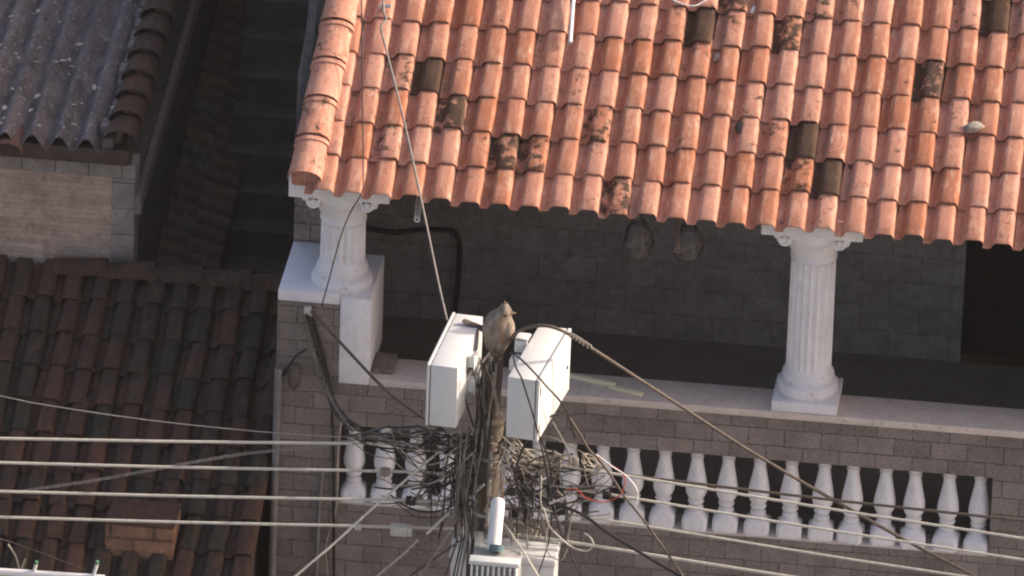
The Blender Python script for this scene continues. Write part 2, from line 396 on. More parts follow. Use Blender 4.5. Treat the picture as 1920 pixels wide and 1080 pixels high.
rf = roof.build('roof', M_TILE, house, 50)
# underside so the roof is solid
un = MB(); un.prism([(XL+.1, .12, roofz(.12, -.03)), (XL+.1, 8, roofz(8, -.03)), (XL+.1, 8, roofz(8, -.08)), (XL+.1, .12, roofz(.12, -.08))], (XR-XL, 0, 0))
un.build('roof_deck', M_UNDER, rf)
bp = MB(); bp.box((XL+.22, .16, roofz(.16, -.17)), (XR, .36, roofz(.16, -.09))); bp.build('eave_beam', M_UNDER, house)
# verge row of big half-round caps, with a collar at each lower end
vg = MB(); d_ = (capB-capA).normalized(); side = d_.cross(RN).normalized(); nn = side.cross(d_).normalized()
if nn.z < 0: nn = -nn
CL = .352; total = 7.6
def half_round(mb, o, d_, side, nn, length, rA, rB, lift, tint, mold, collar=True, seg=9, flat=.82):
    rings = []
    st = [(0, rA*.93), (.0, rA), (length*.5, (rA+rB)/2), (length+.04, rB)]
    if collar: st = [(0, rA*.95), (0, rA*1.0), (.02, rA*1.0), (length-.055, rB*1.02), (length-.05, rB*1.13), (length-.018, rB*1.13), (length-.012, rB*1.0), (length+.04, rB)]
    for t, r_ in st:
        rings.append([o + d_*t + side*(r_*math.cos(math.pi*j/(seg-1))) + nn*(r_*flat*math.sin(math.pi*j/(seg-1))**.8 + lift*(1-t/length)) for j in range(seg)])
    mb.rings(rings, closed=False, tint=tint, mold=mold)
k = 0; pos = 0.0
while pos < total:
    half_round(vg, capA + d_*pos - nn*.03, d_, side, nn, CL, .122, .112, .014, rnd.uniform(.5, .95), rnd.choice([.1, .2, .28]), True)
    pos += CL; k += 1
vg.build('verge_caps', M_TILE, rf, 50)
# the mortar plug under the lowest cap
mp = MB(); mp.box((-.10, 0, -.10), (.10, .06, .035), .02, Matrix.Translation(capA+d_*.05)); mp.build('mortar_plug', M_TILE, rf, 40)

# ---- columns
def column(cx, cy, z0, plinth, parent):
    col = MB(); zf = z0 + (.08 if plinth else 0); ztop = 1.09
    b = MB()
    r_ = .21
    b.lathe([(r_*.93, 0), (r_, .025), (r_*1.005, .05), (r_*.98, .075), (r_*.93, .088), (r_*.84, .095), (r_*.80, .108), (r_*.84, .122), (r_*.85, .14), (r_*.82, .155), (.160, .175), (.155, .20)], (cx, cy, zf), 40)
    rings = []; nf = 20; seg = nf*6; za, zb = zf+.2, ztop
    for i in range(13):
        t = i/12; z = za+(zb-za)*t
        fade = min(1, min(t, 1-t)/.05) if 0 < t < 1 else 0
        ring = []
        for j in range(seg):
            a = 2*math.pi*j/seg; ph = (j % 6)/6
            dpt = .017*fade*max(0, math.sin(math.pi*ph))**.8 if ph > .02 else 0
            rr = .156 - .003*t - dpt
            ring.append(Vector((cx+rr*math.cos(a), cy+rr*math.sin(a), z)))
        rings.append(ring)
    col.rings(rings)
    c_ = col.build('column', M_WHITE, parent, 25, (cx, cy, z0))
    b.build('column_base', M_CHIP, c_, 40, (cx, cy, zf))
    if plinth:
        q = MB(); q.box((cx-.225, cy-.222, z0+.003), (cx+.225, cy+.222, z0+.08), .008); q.build('plinth', M_CHIP, c_, 40, (cx, cy, z0))
    cp = MB()
    cp.lathe([(.150, 0), (.160, .01), (.160, .03), (.154, .04), (.163, .065), (.182, .10), (.208, .14), (.235, .185), (.25, .225), (.25, .262)], (cx, cy, ztop), 40)
    for sx in (-1, 1):
        for sy in (-1, 1):
            # scroll: stepped disc with its axis along Y
            o = Vector((cx+sx*.185, cy+sy*.165, ztop+.212))
            rings = []
            for rr, yy in ((.001, .075), (.014, .07), (.016, .060), (.026, .060), (.029, .07), (.043, .07), (.047, .062), (.047, -.05), (.001, -.05)):
                rings.append([o+Vector((rr*math.cos(2*math.pi*j/18), sy*yy, rr*math.sin(2*math.pi*j/18))) for j in range(18)])
            cp.rings(rings)
        cp.box((cx+sx*.2-.05, cy-.16, ztop+.15), (cx+sx*.2+.05, cy+.16, ztop+.245), .025)
    cp.box((cx-.26, cy-.235, ztop+.225), (cx+.26, cy+.235, ztop+.272), .008)
    cp.build('capital', M_WHITE, c_, 35, (cx, cy, ztop))
    ab = MB(); ab.box((cx-.345, cy-.30, ztop+.274), (cx+.345, cy+.30, ztop+.42), .006); ab.build('abacus', M_WHITE, c_, 40, (cx, cy, ztop))
    return c_
c2x = (P(1510, 752, .0).x)
column(c2x-.005, .21, 0.0, True, house)
c1x = P(641, 525, .21).x
column(c1x, .215, .60, False, house)

# ---- balusters
def baluster_mesh():
    b = MB(); H = ZT-ZB
    b.box((-.04, -.04, H-.035), (.04, .04, H-.001), .004)
    b.lathe([(.038, .135), (.05, .14), (.056, .155), (.048, .17), (.036, .178), (.05, .19), (.058, .203), (.05, .215), (.045, .222), (.058, .24), (.071, .268), (.0755, .30), (.073, .335), (.064, .385), (.053, .44), (.044, .49), (.039, .53), (.0385, .536), (.046, .54), (.047, .552), (.04, .558), (.04, H-.03)], (0, 0, 0), 24)
    rings = []
    for (hw, z, rd) in ((.085, .0, 0), (.087, .008, 0), (.087, .082, 0), (.082, .095, .0), (.066, .118, .7), (.05, .138, 1)):
        ring = []
        for j in range(24):
            a = 2*math.pi*(j+.5)/24; c, s_ = math.cos(a), math.sin(a); q = hw/max(abs(c), abs(s_))
            rr = q*(1-rd)+hw*rd; ring.append(Vector((rr*c, rr*s_, z)))
        rings.append(ring)
    b.rings(rings); return b
first = None
bx0, bx1 = P(662, 890, .1).x, P(1833, 975, .1).x
nb = 21
for i in range(nb):
    x = bx0+(bx1-bx0)*i/(nb-1)
    if first is None:
        first = baluster_mesh().build('baluster', M_WHITE, house, 40); o = first
    else:
        o = first.copy(); COL.objects.link(o); o.parent = house
    o.location = (x+rnd.uniform(-.008, .008), .098+rnd.uniform(-.004, .004), ZB+.001+4.5)
    o.rotation_euler = (rnd.uniform(-.012, .012), rnd.uniform(-.016, .016), rnd.uniform(-.10, .10))
# mortar splashed sill under the balusters
sl_ = MB(); sl_.box((OX0+.001, .006, ZB-.004), (OX1-.001, .249, ZB+.012), .005); sl_.build('sill', M_LEDGE, house, 40)

# ================================================================== NEIGHBOUR WITH THE CORRUGATED ROOF
AY = 1.6
AXR = P(252, 400, AY).x; AXL = AXR-6
nbA = thing('neighbour_house', 'neighbouring house with grey corrugated roof and tan strip stone wall', 'house', (AXR, AY, -4.5))
zt = P(120, 303, AY).z; zb_ = P(100, 500, AY).z
wl = MB(); wl.prism([(AXR-.16, AY, -4.5), (AXL, AY, -4.5), (AXL, AY, zt+.02), (AXR-.16, AY, zt+.02)], (0, .2, 0)); 
wl.box((AXL, AY+.2, -4.5), (AXR-.2, 8, zt+.02))
wl.build('wall', M_CLAD, nbA)
edge = MB()
z = zb_-.1
while z < zt-.1:
    edge.box((AXR-.158, AY-.012, z), (AXR, AY+.2, min(z+.195, zt-.09)), .004); z += .2
edge.build('corner_tiles', M_WALLTILE, nbA, 40)
cpz = MB(); x = AXR-.09
while x > AXL:
    cpz.box((x-.232, AY-.02, zt-.085), (x, AY+.2, zt+.015), .006); x -= .236
cpz.box((AXR-.086, AY-.02, zt-.085), (AXR+.004, AY+.2, zt+.015), .006)
cpz.build('coping_blocks', M_WALLTILE, nbA, 40)
bt = MB(); x = AXR-.165
while x > AXL:
    bt.box((x-.55, AY-.01, zb_), (x, AY-.001, zb_+.085), .003); x -= .555
bt.build('skirting_tiles', M_CLAD, nbA, 40)
# side wall with its weathered top board
sd = MB(); fa = P(252, 430, AY); fb = P(349, 0, AY+2.9)
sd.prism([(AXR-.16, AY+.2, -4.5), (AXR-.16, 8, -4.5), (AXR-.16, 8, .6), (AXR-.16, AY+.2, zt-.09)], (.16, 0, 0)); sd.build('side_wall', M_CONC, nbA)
ga = MB()
p0 = Vector((AXR+.003, AY-.02, P(262, 400, AY).z)); p1 = Vector((AXR+.003, 7.9, P(262, 400, AY).z+.75))
ga.prism([p0, p1, p1+Vector((0, 0, .13)), p0+Vector((0, 0, .13))], (.045, 0, 0)); ga.build('barge_board', M_BOARD, nbA)
# corrugated sheet
AS = R(6); ey = AY-.16; ez = P(120, 268, ey).z
AR = MB(); xs = []; per = .19; xr = P(212, 268, ey).x; nseg = 9
nx = int(6/per*nseg)
rows_ = []
for sy in range(0, 5):
    yy = [0, 1.4, 1.4, 2.8, 6.4][sy]; lift = 0
    rows_.append([Vector((xr-i*per/nseg, ey+yy*math.cos(AS), ez+yy*math.sin(AS)+lift+.052*math.cos(2*math.pi*i/nseg))) for i in range(nx)])
AR.rings([[v-Vector((0, 0, .008)) for v in rows_[0]]]+rows_, closed=False)
ar = AR.build('corrugated_roof', M_FIBRE, nbA, 60)
gt = MB(); gt.box((AXL, AY-.14, ez-.15), (xr+.12, AY-.02, ez-.035), .01); gt.build('eave_board', M_UNDER, nbA, 40)
vt = MB(); v0 = Vector((xr+.05, ey-.02, ez+.01)); vd = Vector((0, math.cos(AS), math.sin(AS))); pos = 0
k = 0
while pos < 6.2:
    half_round(vt, v0+vd*pos, vd, Vector((1, 0, 0)), Vector((0, -math.sin(AS), math.cos(AS))), .285, .125, .105, .03, rnd.uniform(.2, .8), rnd.uniform(.0, .2), False); pos += .285
vt.build('verge_tiles', M_OLD, ar, 50)
et = MB(); q = P(15, 270, ey-.02); half_round(et, q-Vector((0, .05, .08)), vd, Vector((1, 0, 0)), Vector((0, 0, 1)), .3, .11, .1, .02, .7, 0, False); et.build('end_tile', M_OLD2, ar, 50)
# mortar skirt against the verge
sk = MB()
for i in range(40):
    y = i*.155; sk.box((xr-.09+rnd.uniform(-.03, .01), ey+y*math.cos(AS), ez+y*math.sin(AS)-.02), (xr+.0, ey+(y+.15)*math.cos(AS), ez+(y+.15)*math.sin(AS)+.03+rnd.uniform(-.01, .02)), .012)
sk.build('mortar_skirt', M_FIBRE, ar, 40)
# fallen leaves
lf = MB()
for i in range(48):
    px_, py_ = rnd.uniform(0, 240), rnd.uniform(0, 262)
    yy = None
    o_ = Vector((0, ey, ez)); nrm = Vector((0, -math.sin(AS), math.cos(AS)))
    q = PP(px_, py_, o_+nrm*.04, nrm)
    if q.x > xr: continue
    a = rnd.uniform(0, 6.28); sz = rnd.choice([.012, .016, .022, .032, .042]); d1 = Vector((math.cos(a), math.sin(a), .35*rnd.uniform(-1, 1)))*sz; d2 = Vector((-math.sin(a), math.cos(a), .3*rnd.uniform(-1, 1)))*sz*.6
    lf.add([q-d1, q+d2+nrm*.01, q+d1, q-d2+nrm*.004, q+nrm*.012], [(0, 1, 4), (1, 2, 4), (2, 3, 4), (3, 0, 4)])
tag(lf.build('fallen_leaves', M_LEAF), 'dry pale leaves scattered over the grey corrugated roof', 'leaves', kind='stuff')

# ================================================================== DARK TILED HOUSE (lower left)
BY = 1.48; BA = R(22)
bz = P(400, 520, BY).z
BXR = XL-.02; BXL = BXR-4.2
nbB = thing('low_house', 'low neighbouring house under an old dark mossy tile roof', 'house', (BXR, BY, -4.5))
BS = Vector((0, math.cos(BA), math.sin(BA))); BN = Vector((0, -math.sin(BA), math.cos(BA)))
len_b = 4.1; BO = Vector((0, BY, bz-.03)) - BS*len_b
br_ = MB(); bp_, brow = .188, .315
nrow = int(len_b/brow)
for i in range(nrow+1):
    for j in range(23):
        x0 = BXR - .2 - j*bp_ + rnd.uniform(-.012, .012)
        if i*brow > len_b-.12: continue
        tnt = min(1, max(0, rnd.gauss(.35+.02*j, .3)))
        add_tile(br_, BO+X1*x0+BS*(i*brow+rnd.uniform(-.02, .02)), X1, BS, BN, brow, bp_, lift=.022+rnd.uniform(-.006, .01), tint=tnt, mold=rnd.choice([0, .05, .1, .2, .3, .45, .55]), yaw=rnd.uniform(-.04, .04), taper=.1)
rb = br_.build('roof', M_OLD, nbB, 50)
rc = MB(); x = BXR-.02
while x > AXR-.3:
    half_round(rc, Vector((x, BY-.02, bz-.02)), Vector((-1, 0, -.01)), Vector((0, 1, 0)), Vector((0, 0, 1)), .34, .10, .092, .02, rnd.uniform(.2, .9), rnd.uniform(.1, .4), False); x -= .34
rc.build('ridge_caps', M_OLD, rb, 50)
dk = MB(); a0 = BO-BN*.03; b0 = Vector((0, BY, bz-.03))-BN*.03
dk.prism([Vector((BXL, a0.y, a0.z)), Vector((BXL, b0.y, b0.z)), Vector((BXL, b0.y, b0.z-.07)), Vector((BXL, a0.y, a0.z-.07))], (BXR-BXL-.01, 0, 0)); dk.build('roof_deck', M_UNDER, rb)
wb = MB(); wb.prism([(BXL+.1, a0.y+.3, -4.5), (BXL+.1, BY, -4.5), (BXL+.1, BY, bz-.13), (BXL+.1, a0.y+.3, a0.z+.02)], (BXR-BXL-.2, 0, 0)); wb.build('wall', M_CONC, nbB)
# clay block chimney that comes up through the roof
qz = PP(275, 960, BO+BN*.05, BN)
chim = thing('chimney', 'squat clay block chimney rising from the dark mossy tile roof', 'chimney', (qz.x, qz.y, qz.z-.3))
cw = .235
ch = MB(); ch.box((qz.x-cw, qz.y-.34, qz.z-1.1), (qz.x+cw, qz.y+.02, qz.z+.06), .01); ch.build('stack', M_CLAY, chim, 40)
ct = MB(); ct.box((qz.x-cw-.006, qz.y-.346, qz.z+.061), (qz.x+cw+.006, qz.y+.03, qz.z+.078), .01); ct.build('cap_slab', M_OLD, chim, 40)

# ================================================================== NARROW LEAN-TO ROOF IN THE ALLEY
sxL = AXR+.0; sz0 = -.62
SY0, SY1 = 2.62, 7.6
lean = thing('lean_to_roof', 'narrow dark red tiled lean-to roof along the alley', 'roof', (sxL, SY0, -4.5))
sa = R(20); SS = Vector((-math.cos(sa), 0, math.sin(sa))); SN = Vector((math.sin(sa), 0, math.cos(sa)))
lt = MB()
lrun = .46; lk = .225
def leanz(y): return sz0+lk*(y-SY0)
LN = Vector((0, 1, lk)).normalized()
for j in range(int((SY1-SY0)/.162)):
    for i in range(2):
        y = SY0+j*.162
        o_ = Vector((sxL-.02, y, leanz(y))) - SS*(lrun) + SS*(i*.25)
        add_tile(lt, o_, LN, SS, SN, .25 if i == 0 else .21, .162, lift=.02, tint=rnd.random(), mold=rnd.choice([0, .1, .2, .4, .6]), yaw=rnd.uniform(-.03, .03))
lt.build('tiles', M_OLD2, lean, 50)
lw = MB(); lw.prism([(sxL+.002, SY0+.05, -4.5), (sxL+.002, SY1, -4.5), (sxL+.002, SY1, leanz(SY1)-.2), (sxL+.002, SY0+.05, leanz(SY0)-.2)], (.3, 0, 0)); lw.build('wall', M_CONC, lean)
# alley with steps between that wall and the house
st = MB(); stx0, stx1 = sxL+.31, XL-.03
for i in range(22):
    y0 = 2.2+i*.23; z1 = -1.9+i*.20
    st.box((stx0, y0, -4.45), (stx1, y0+.23, z1), .006)
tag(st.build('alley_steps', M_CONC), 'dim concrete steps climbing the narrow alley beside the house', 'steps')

# ================================================================== UTILITY POLE
PY = -1.6
ptop = P(931, 662, PY); pmid = P(922, 785, PY); pbot = P(905, 1060, PY)
pole = thing('utility_pole', 'weathered brown utility pole carrying the white boxes and a tangle of cables', 'pole', (pbot.x-.12, PY, -4.5))
pb = MB(); axis = (pmid-pbot).normalized(); base = pbot-axis*((pbot.z+4.5)/axis.z)
pb.tube([base, pbot, pmid], .083, 20); pb.build('shaft', M_POLE, pole, 40)
pc = MB(); pc.tube([pmid-axis*.005, pmid+axis*.018], .09, 20); pc.build('collar', M_TANC, pole, 40)
ps = MB(); ps.tube([pmid+axis*.01, ptop], .052, 16); ps.build('top_stub', M_POLE, pole, 40)
for zz in (.30, -.12, -.5):
    b_ = MB(); c = pmid+axis*((zz-pmid.z)/axis.z); b_.tube([c-axis*.012, c+axis*.012], .087, 20); b_.build('steel_band', M_GALV, pole, 40)

# ---- two white cabinets
def cabinet(front_px, yfront, yaw, lid_right, label):
    o = P(*front_px, yfront)              # front top corner on the pole side... measured on the photo
    th = thing('cabinet', label, 'electrical box', o, 'white cabinets on the pole')
    th.rotation_euler = (0, 0, R(yaw))
    return th, o
def local_build(mb, name, material, parent, smooth=40):
    ob = mb.build(name, material, None, smooth); ob.parent = parent; ob.location = (0, 0, 0); return ob
LW, LH, LL = .182, .445, .80
cabL, _ = cabinet((808, 684), -2.22, -5.0, False, 'white steel cabinet left of the bird with its door facing left')
b_ = MB(); b_.box((0, 0, -LH), (LW, LL, 0), .006); local_build(b_, 'body', M_BOX, cabL)
b_ = MB(); b_.box((-.006, .004, -LH+.004), (-.0005, LL-.004, -.004)); local_build(b_, 'door_seal', M_SEAL, cabL)
b_ = MB(); b_.box((-.026, -.004, -LH-.004), (-.0065, LL+.004, .004), .004); local_build(b_, 'door', M_BOX, cabL)
for yy, zz in ((.30, -.10), (.34, -.30)):
    b_ = MB(); b_.box((LW+.001, yy, zz-.04), (LW+.045, yy+.09, zz+.04), .006); b_.box((LW+.046, yy-.015, zz-.05), (LW+.053, yy+.105, zz+.05), .002); local_build(b_, 'bracket', M_BOX, cabL)
cabR, _ = cabinet((952, 706), -2.22, -8.2, True, 'white steel cabinet right of the bird with its door facing right')
b_ = MB(); b_.box((0, 0, -LH), (LW+.008, LL+.02, 0), .006); local_build(b_, 'body', M_BOX, cabR)
b_ = MB(); b_.box((LW+.0085, .004, -LH+.004), (LW+.014, LL+.016, -.004)); local_build(b_, 'door_seal', M_SEAL, cabR)
b_ = MB(); b_.box((LW+.0145, -.004, -LH-.004), (LW+.036, LL+.024, .004), .004); dR = local_build(b_, 'door', M_BOX, cabR)
for zz in (-.09, -.36):
    b_ = MB(); b_.box((LW+.0365, .02, zz-.03), (LW+.043, .035, zz+.03), .002); lh = local_build(b_, 'hinge', M_GALV, dR)
b_ = MB(); b_.box((LW+.0365, LL-.07, -.26), (LW+.043, LL-.05, -.235), .002); local_build(b_, 'latch', M_SEAL, dR)
for yy, zz in ((.36, -.04),):
    b_ = MB()
    b_.box((-.085, yy, zz-.10), (-.001, yy+.10, zz-.02), .004); b_.box((-.088, yy+.14, zz-.03), (-.001, yy+.155, zz+.07), .004); b_.box((-.088, yy+.14, zz+.055), (-.001, yy+.25, zz+.07), .004)
    local_build(b_, 'bracket', M_BOX, cabR)

# ---- lower cabinet
lo_a = P(842, 1036, -2.05); lo_b = P(1042, 1052, -2.05)
cabB = thing('cabinet', 'white lidded cabinet at the bottom of the frame behind the ribbed lamp', 'electrical box', lo_a, 'white cabinets on the pole')
wB = lo_b.x-lo_a.x
b_ = MB(); b_.box((.01, .01, -.5), (wB-.01, .28, -.055), .008); local_build(b_, 'body', M_BOX, cabB)
b_ = MB(); b_.box((0, 0, -.053), (wB, .29, 0), .014, seg=3); ld = local_build(b_, 'lid', M_BOX, cabB)
b_ = MB(); b_.box((.0, .10, .001), (.20, .285, .035), .012, seg=3); local_build(b_, 'lid_step', M_BOX, ld)

# ---- street lamp with ribbed housing
la = P(931, 945, -2.3)
lamp = thing('street_lamp', 'white street lamp with ribbed housing and long rounded arm on the pole', 'street lamp', P(928, 1035, -2.3))
arm = smoothpath([P(934, 938, -2.12), P(933, 948, -2.15), P(929, 990, -2.24), P(925, 1032, -2.33)], 6)
b_ = MB(); b_.tube(arm, .047, 18, lambda t: min(1, (t/.16)**.45+.12) if t < .16 else 1); b_.build('arm', M_PVC, lamp, 50)
tb = MB(); tb.tube([P(932, 1021, -2.36), P(931, 1034, -2.38)], .048, 16); tb.build('light_sensor', M_TEAL, lamp, 40)
hb = MB()
h0 = P(884, 1046, -2.5); h1 = P(972, 1050, -2.5); hw = h1.x-h0.x
hb.box((h0.x, -2.5, h0.z-.45), (h1.x, -2.30, h0.z-.02), .006)
hb.build('housing', M_GALV, lamp, 40)
hp = MB(); hp.box((h0.x-.012, -2.56, h0.z-.021), (h1.x+.012, -2.47, h0.z+.012), .008); hp.build('top_plate', M_BOX, lamp, 40)
for i in range(9):
    x = h0.x+.01+i*(hw-.02)/8
    fm = MB(); fm.box((x-.007, -2.575, h0.z-.45), (x+.007, -2.5, h0.z-.024), .002); fm.build('rib', M_BOX, lamp, 40)

# ================================================================== BIRD
F = P(932, 662, PY)
bird = thing('bird', 'brown bird with a pointed crest perched on top of the utility pole', 'bird', F)
def ringE(c, rx, ry, tilt=0, n=16):
    return [Vector(c)+Vector((rx*math.cos(2*math.pi*j/n), ry*math.sin(2*math.pi*j/n), rx*math.cos(2*math.pi*j/n)*tilt)) for j in range(n)]
bb = MB(); Fv = Vector(F)
data = [(-.02, 0, .0, .012, .02, 0), (.0, 0, -.01, .034, .042, 0), (.03, -.002, -.012, .056, .06, .05), (.07, -.002, -.014, .078, .076, .1), (.12, .0, -.012, .096, .086, .1), (.17, .006, -.004, .106, .09, .05), (.215, .007, .0, .103, .088, 0),
        (.255, .006, .003, .088, .08, -.1), (.283, .018, .003, .068, .068, -.18), (.305, .034, .0, .055, .058, -.2), (.325, .045, -.0, .047, .05, -.25), (.343, .049, 0, .036, .039, -.3), (.357, .049, .0, .022, .026, -.35), (.372, .052, .002, .006, .009, -.3)]
bb.rings([ringE(Fv+Vector((cx, cy, z)), rx*(1.06 if z < .29 else 1), ry*1.05, t) for z, cx, cy, rx, ry, t in data])
bo = bb.build('body', M_BIRD, bird, 60)
sm = bo.modifiers.new('smooth', 'SUBSURF'); sm.levels = 1; sm.render_levels = 2
# beak, eye, wings, tail, feet
bk = MB(); c0 = Fv+Vector((.072, -.012, .303)); c1 = Fv+Vector((.124, -.024, .318))
bk.tube([c0, c0.lerp(c1, .45)+Vector((0, 0, .004)), c1], .021, 10, lambda t: max(.08, 1-t)); bk.build('beak', M_BEAK, bird, 60)
ey_ = MB(); ey_.tube([Fv+Vector((.050, -.046, .308)), Fv+Vector((.052, -.057, .308))], .0085, 10); ey_.build('eye', M_EYE, bird, 60)
for sx in (-1, 1):
    wg = MB(); rings = []
    for t in [0, .08, .2, .4, .6, .8, .93, 1]:
        z = .258-.215*t; wdt = [.012, .032, .047, .052, .045, .031, .018, .006][[0, .08, .2, .4, .6, .8, .93, 1].index(t)]
        c = Fv+Vector((.006+sx*(.062-.030*t*t), -.030-.018*math.sin(math.pi*t), z))
        rings.append([c+Vector((wdt*math.cos(2*math.pi*j/12), (.016+.5*wdt)*math.sin(2*math.pi*j/12), .1*wdt*math.cos(2*math.pi*j/12)*sx)) for j in range(12)])
    wg.rings(rings); wo = wg.build('wing', M_WING, bird, 60); s_ = wo.modifiers.new('smooth', 'SUBSURF'); s_.levels = 1; s_.render_levels = 2
# ragged crest
for (px_, pz_, dx_, dz_) in ((.046, .345, -.010, .045), (.040, .335, -.026, .034), (.054, .345, .006, .036)):
    cf = MB(); a_ = Fv+Vector((px_, 0, pz_)); cf.tube([a_-Vector((0, 0, .01)), a_+Vector((dx_*.4, .002, dz_*.6)), a_+Vector((dx_, .004, dz_))], .014, 7, lambda t: max(.1, 1-t)); cf.build('crest_feather', M_BIRD, bird, 60)
tl = MB(); t0 = Fv+Vector((-.045, .0, .150)); t1 = Fv+Vector((-.238, .02, .212))
td = (t1-t0); tsd = Vector((.25, .9, 0)).normalized(); tn = td.cross(tsd).normalized()
rings = []
for t, w_ in ((0, .044), (.25, .042), (.6, .036), (.92, .030), (1, .022)):
    c = t0+td*t; rings.append([c+tsd*w_*math.cos(2*math.pi*j/8)+tn*.009*math.sin(2*math.pi*j/8) for j in range(8)])
tl.rings(rings); tl.build('tail', M_TAIL, bird, 50)
for sx in (-.022, .022):
    ft = MB(); ft.tube([Fv+Vector((sx, -.02, .02)), Fv+Vector((sx, -.025, -.018))], .006, 7)
    for a in (-.5, 0, .5): ft.tube([Fv+Vector((sx, -.025, -.018)), Fv+Vector((sx+.02*math.sin(a), -.025-.026*math.cos(a), -.022))], .0045, 6)
    ft.build('foot', M_BEAK, bird, 60)

# ================================================================== CABLES
def cable(name, pts, rad, material, label, cat='cable', group=None, raw=False, k=7, seg=7):
    q = [Vector(p) if raw else P(*p) for p in pts]
    if not raw:                      # a run that leaves the picture goes on to its next support
        for e, n_ in ((0, 1), (-1, -2)):
            px, py = pts[e][:2]
            if px < -10 or px > 1930 or py > 1081 or py < -5:
                if name == 'roof_wire' or pts[e][2] > -.1: continue
                d = (q[e]-q[n_]).normalized(); far = q[e]+d*(9 if name == 'line_wire' else 2.5)
                if far.z > -4.4: q = [far]+q if e == 0 else q+[far]
    c = MB(); c.tube(smoothpath(q, k), rad, seg)
    return tag(c.build(name, material, None, 60, q[0]), label, cat, group)
def twisted(name, pts, rad, off, turns, material, label, group=None, strands=2, cat='cable'):
    q = smoothpath([P(*p) for p in pts], 26); c = MB(); n = len(q)
    for s_ in range(strands):
        out = []
        for i, p in enumerate(q):
            d = (q[min(i+1, n-1)]-q[max(i-1, 0)]).normalized(); a = d.cross(Vector((.1, 1, .2))).normalized(); b = d.cross(a)
            ph = 2*math.pi*(turns*i/(n-1)+s_/strands); out.append(p+(a*math.cos(ph)+b*math.sin(ph))*off)
        c.tube(out, rad, 6)
    return tag(c.build(name, material, None, 60, q[0]), label, cat, group)
G1 = 'pale line wires left of the pole'; names = ['uppermost', 'second from top', 'third from top', 'lowest']
for i, (a, b, c) in enumerate([(822, 832, 836), (867, 883, 888), (921, 937, 941), (969, 987, 992)]):
    cable('line_wire', [(-60, a-1, -2.05), (330, (a+b)/2+1, -1.9), (690, b, -1.78), (880, c, -1.74)], .0105, M_PALEC, names[i]+' of the four pale wires running left from the pole', 'wire', G1)
G2 = 'pale line wires right of the pole'
for i, (a, b, c) in enumerate([(858, 893, 1016), (899, 930, 1056), (947, 985, 1104), (1000, 1021, 1152)]):
    x1 = [1180, 1160, 1200, 1097][i]; xe = 1960
    cable('line_wire', [(945, a, -1.74), (x1, b, -1.80), ((x1+xe)/2, (b+c)/2+2, -1.95), (xe, c, -2.15)], [.0095, .0095, .009, .0115][i], M_PALEC, names[i]+' of the pale wires running right across the balusters', 'wire', G2)
cable('line_wire', [(960, 868, -1.72), (1160, 889, -1.7), (1540, 935, -1.75), (1960, 981, -1.9)], .010, M_BROWNC, 'dark wire running right just above the pale wires over the balusters', 'wire')
# heavy diagonal drop with its grip
cable('service_cable', [(955, 640, -1.6), (970, 622, -1.85), (1000, 612, -1.95), (1030, 612, -1.97), (1062, 624, -1.95), (1100, 647, -1.85), (1240, 738, -1.6), (1400, 842, -1.5), (1560, 936, -1.45), (1720, 1025, -1.5), (1850, 1092, -1.6)], .012, M_BROWNC, 'thick brown cable drooping from the right cabinet down across the balusters to the lower right')
twisted('cable_grip', [(1066, 626, -1.95), (1085, 637, -1.9), (1108, 652, -1.84)], .006, .014, 3.2, M_GREYC, 'twisted grey grip wound round the thick brown cable by the right cabinet', strands=2, cat='cable grip')
# pale drops going down left
cable('drop_wire', [(845, 826, -1.75), (825, 845, -1.8), (700, 952, -2.0), (625, 1020, -2.2), (540, 1092, -2.4)], .0085, M_PALEC, 'long pale wire slanting from the pole down past the left balusters', 'wire', 'pale slanting wires')
cable('drop_wire', [(908, 908, -1.75), (870, 940, -1.8), (835, 968, -1.9), (800, 1001, -2.0)], .010, M_PALEC, 'short pale wire slanting down left from the pole above the lower cabinet', 'wire', 'pale slanting wires')
cable('drop_wire', [(784, 1012, -2.0), (755, 1040, -2.1), (700, 1086, -2.2)], .0075, M_TANC, 'tan wire slanting off the bottom edge left of the lower cabinet', 'wire', 'pale slanting wires')
cable('drop_wire', [(845, 995, -2.1), (815, 1040, -2.2), (780, 1090, -2.3)], .0065, M_GREYC, 'thin grey wire slanting off the bottom edge beside the lower cabinet', 'wire', 'pale slanting wires')
# roof wires
cable('roof_wire', [(719, -20, .75), (719, 22, .62), (724, 36, .58), (715, 52, .5), (722, 85, .4), (757, 225, -.35), (795, 400, -.95), (822, 530, -1.35), (838, 600, -1.65)], .0078, M_GREYC, 'grey wire running from the tiled roof down to the left cabinet', 'wire')
cable('roof_wire', [(678, -10, 1.1), (679, 160, .55), (681, 330, -.25), (678, 362, -.26), (656, 400, -.2), (637, 450, -.18), (618, 520, -.1), (603, 575, -.03)], .0045, M_BLACK, 'thin black wire hanging from the roof edge past the left column', 'wire')
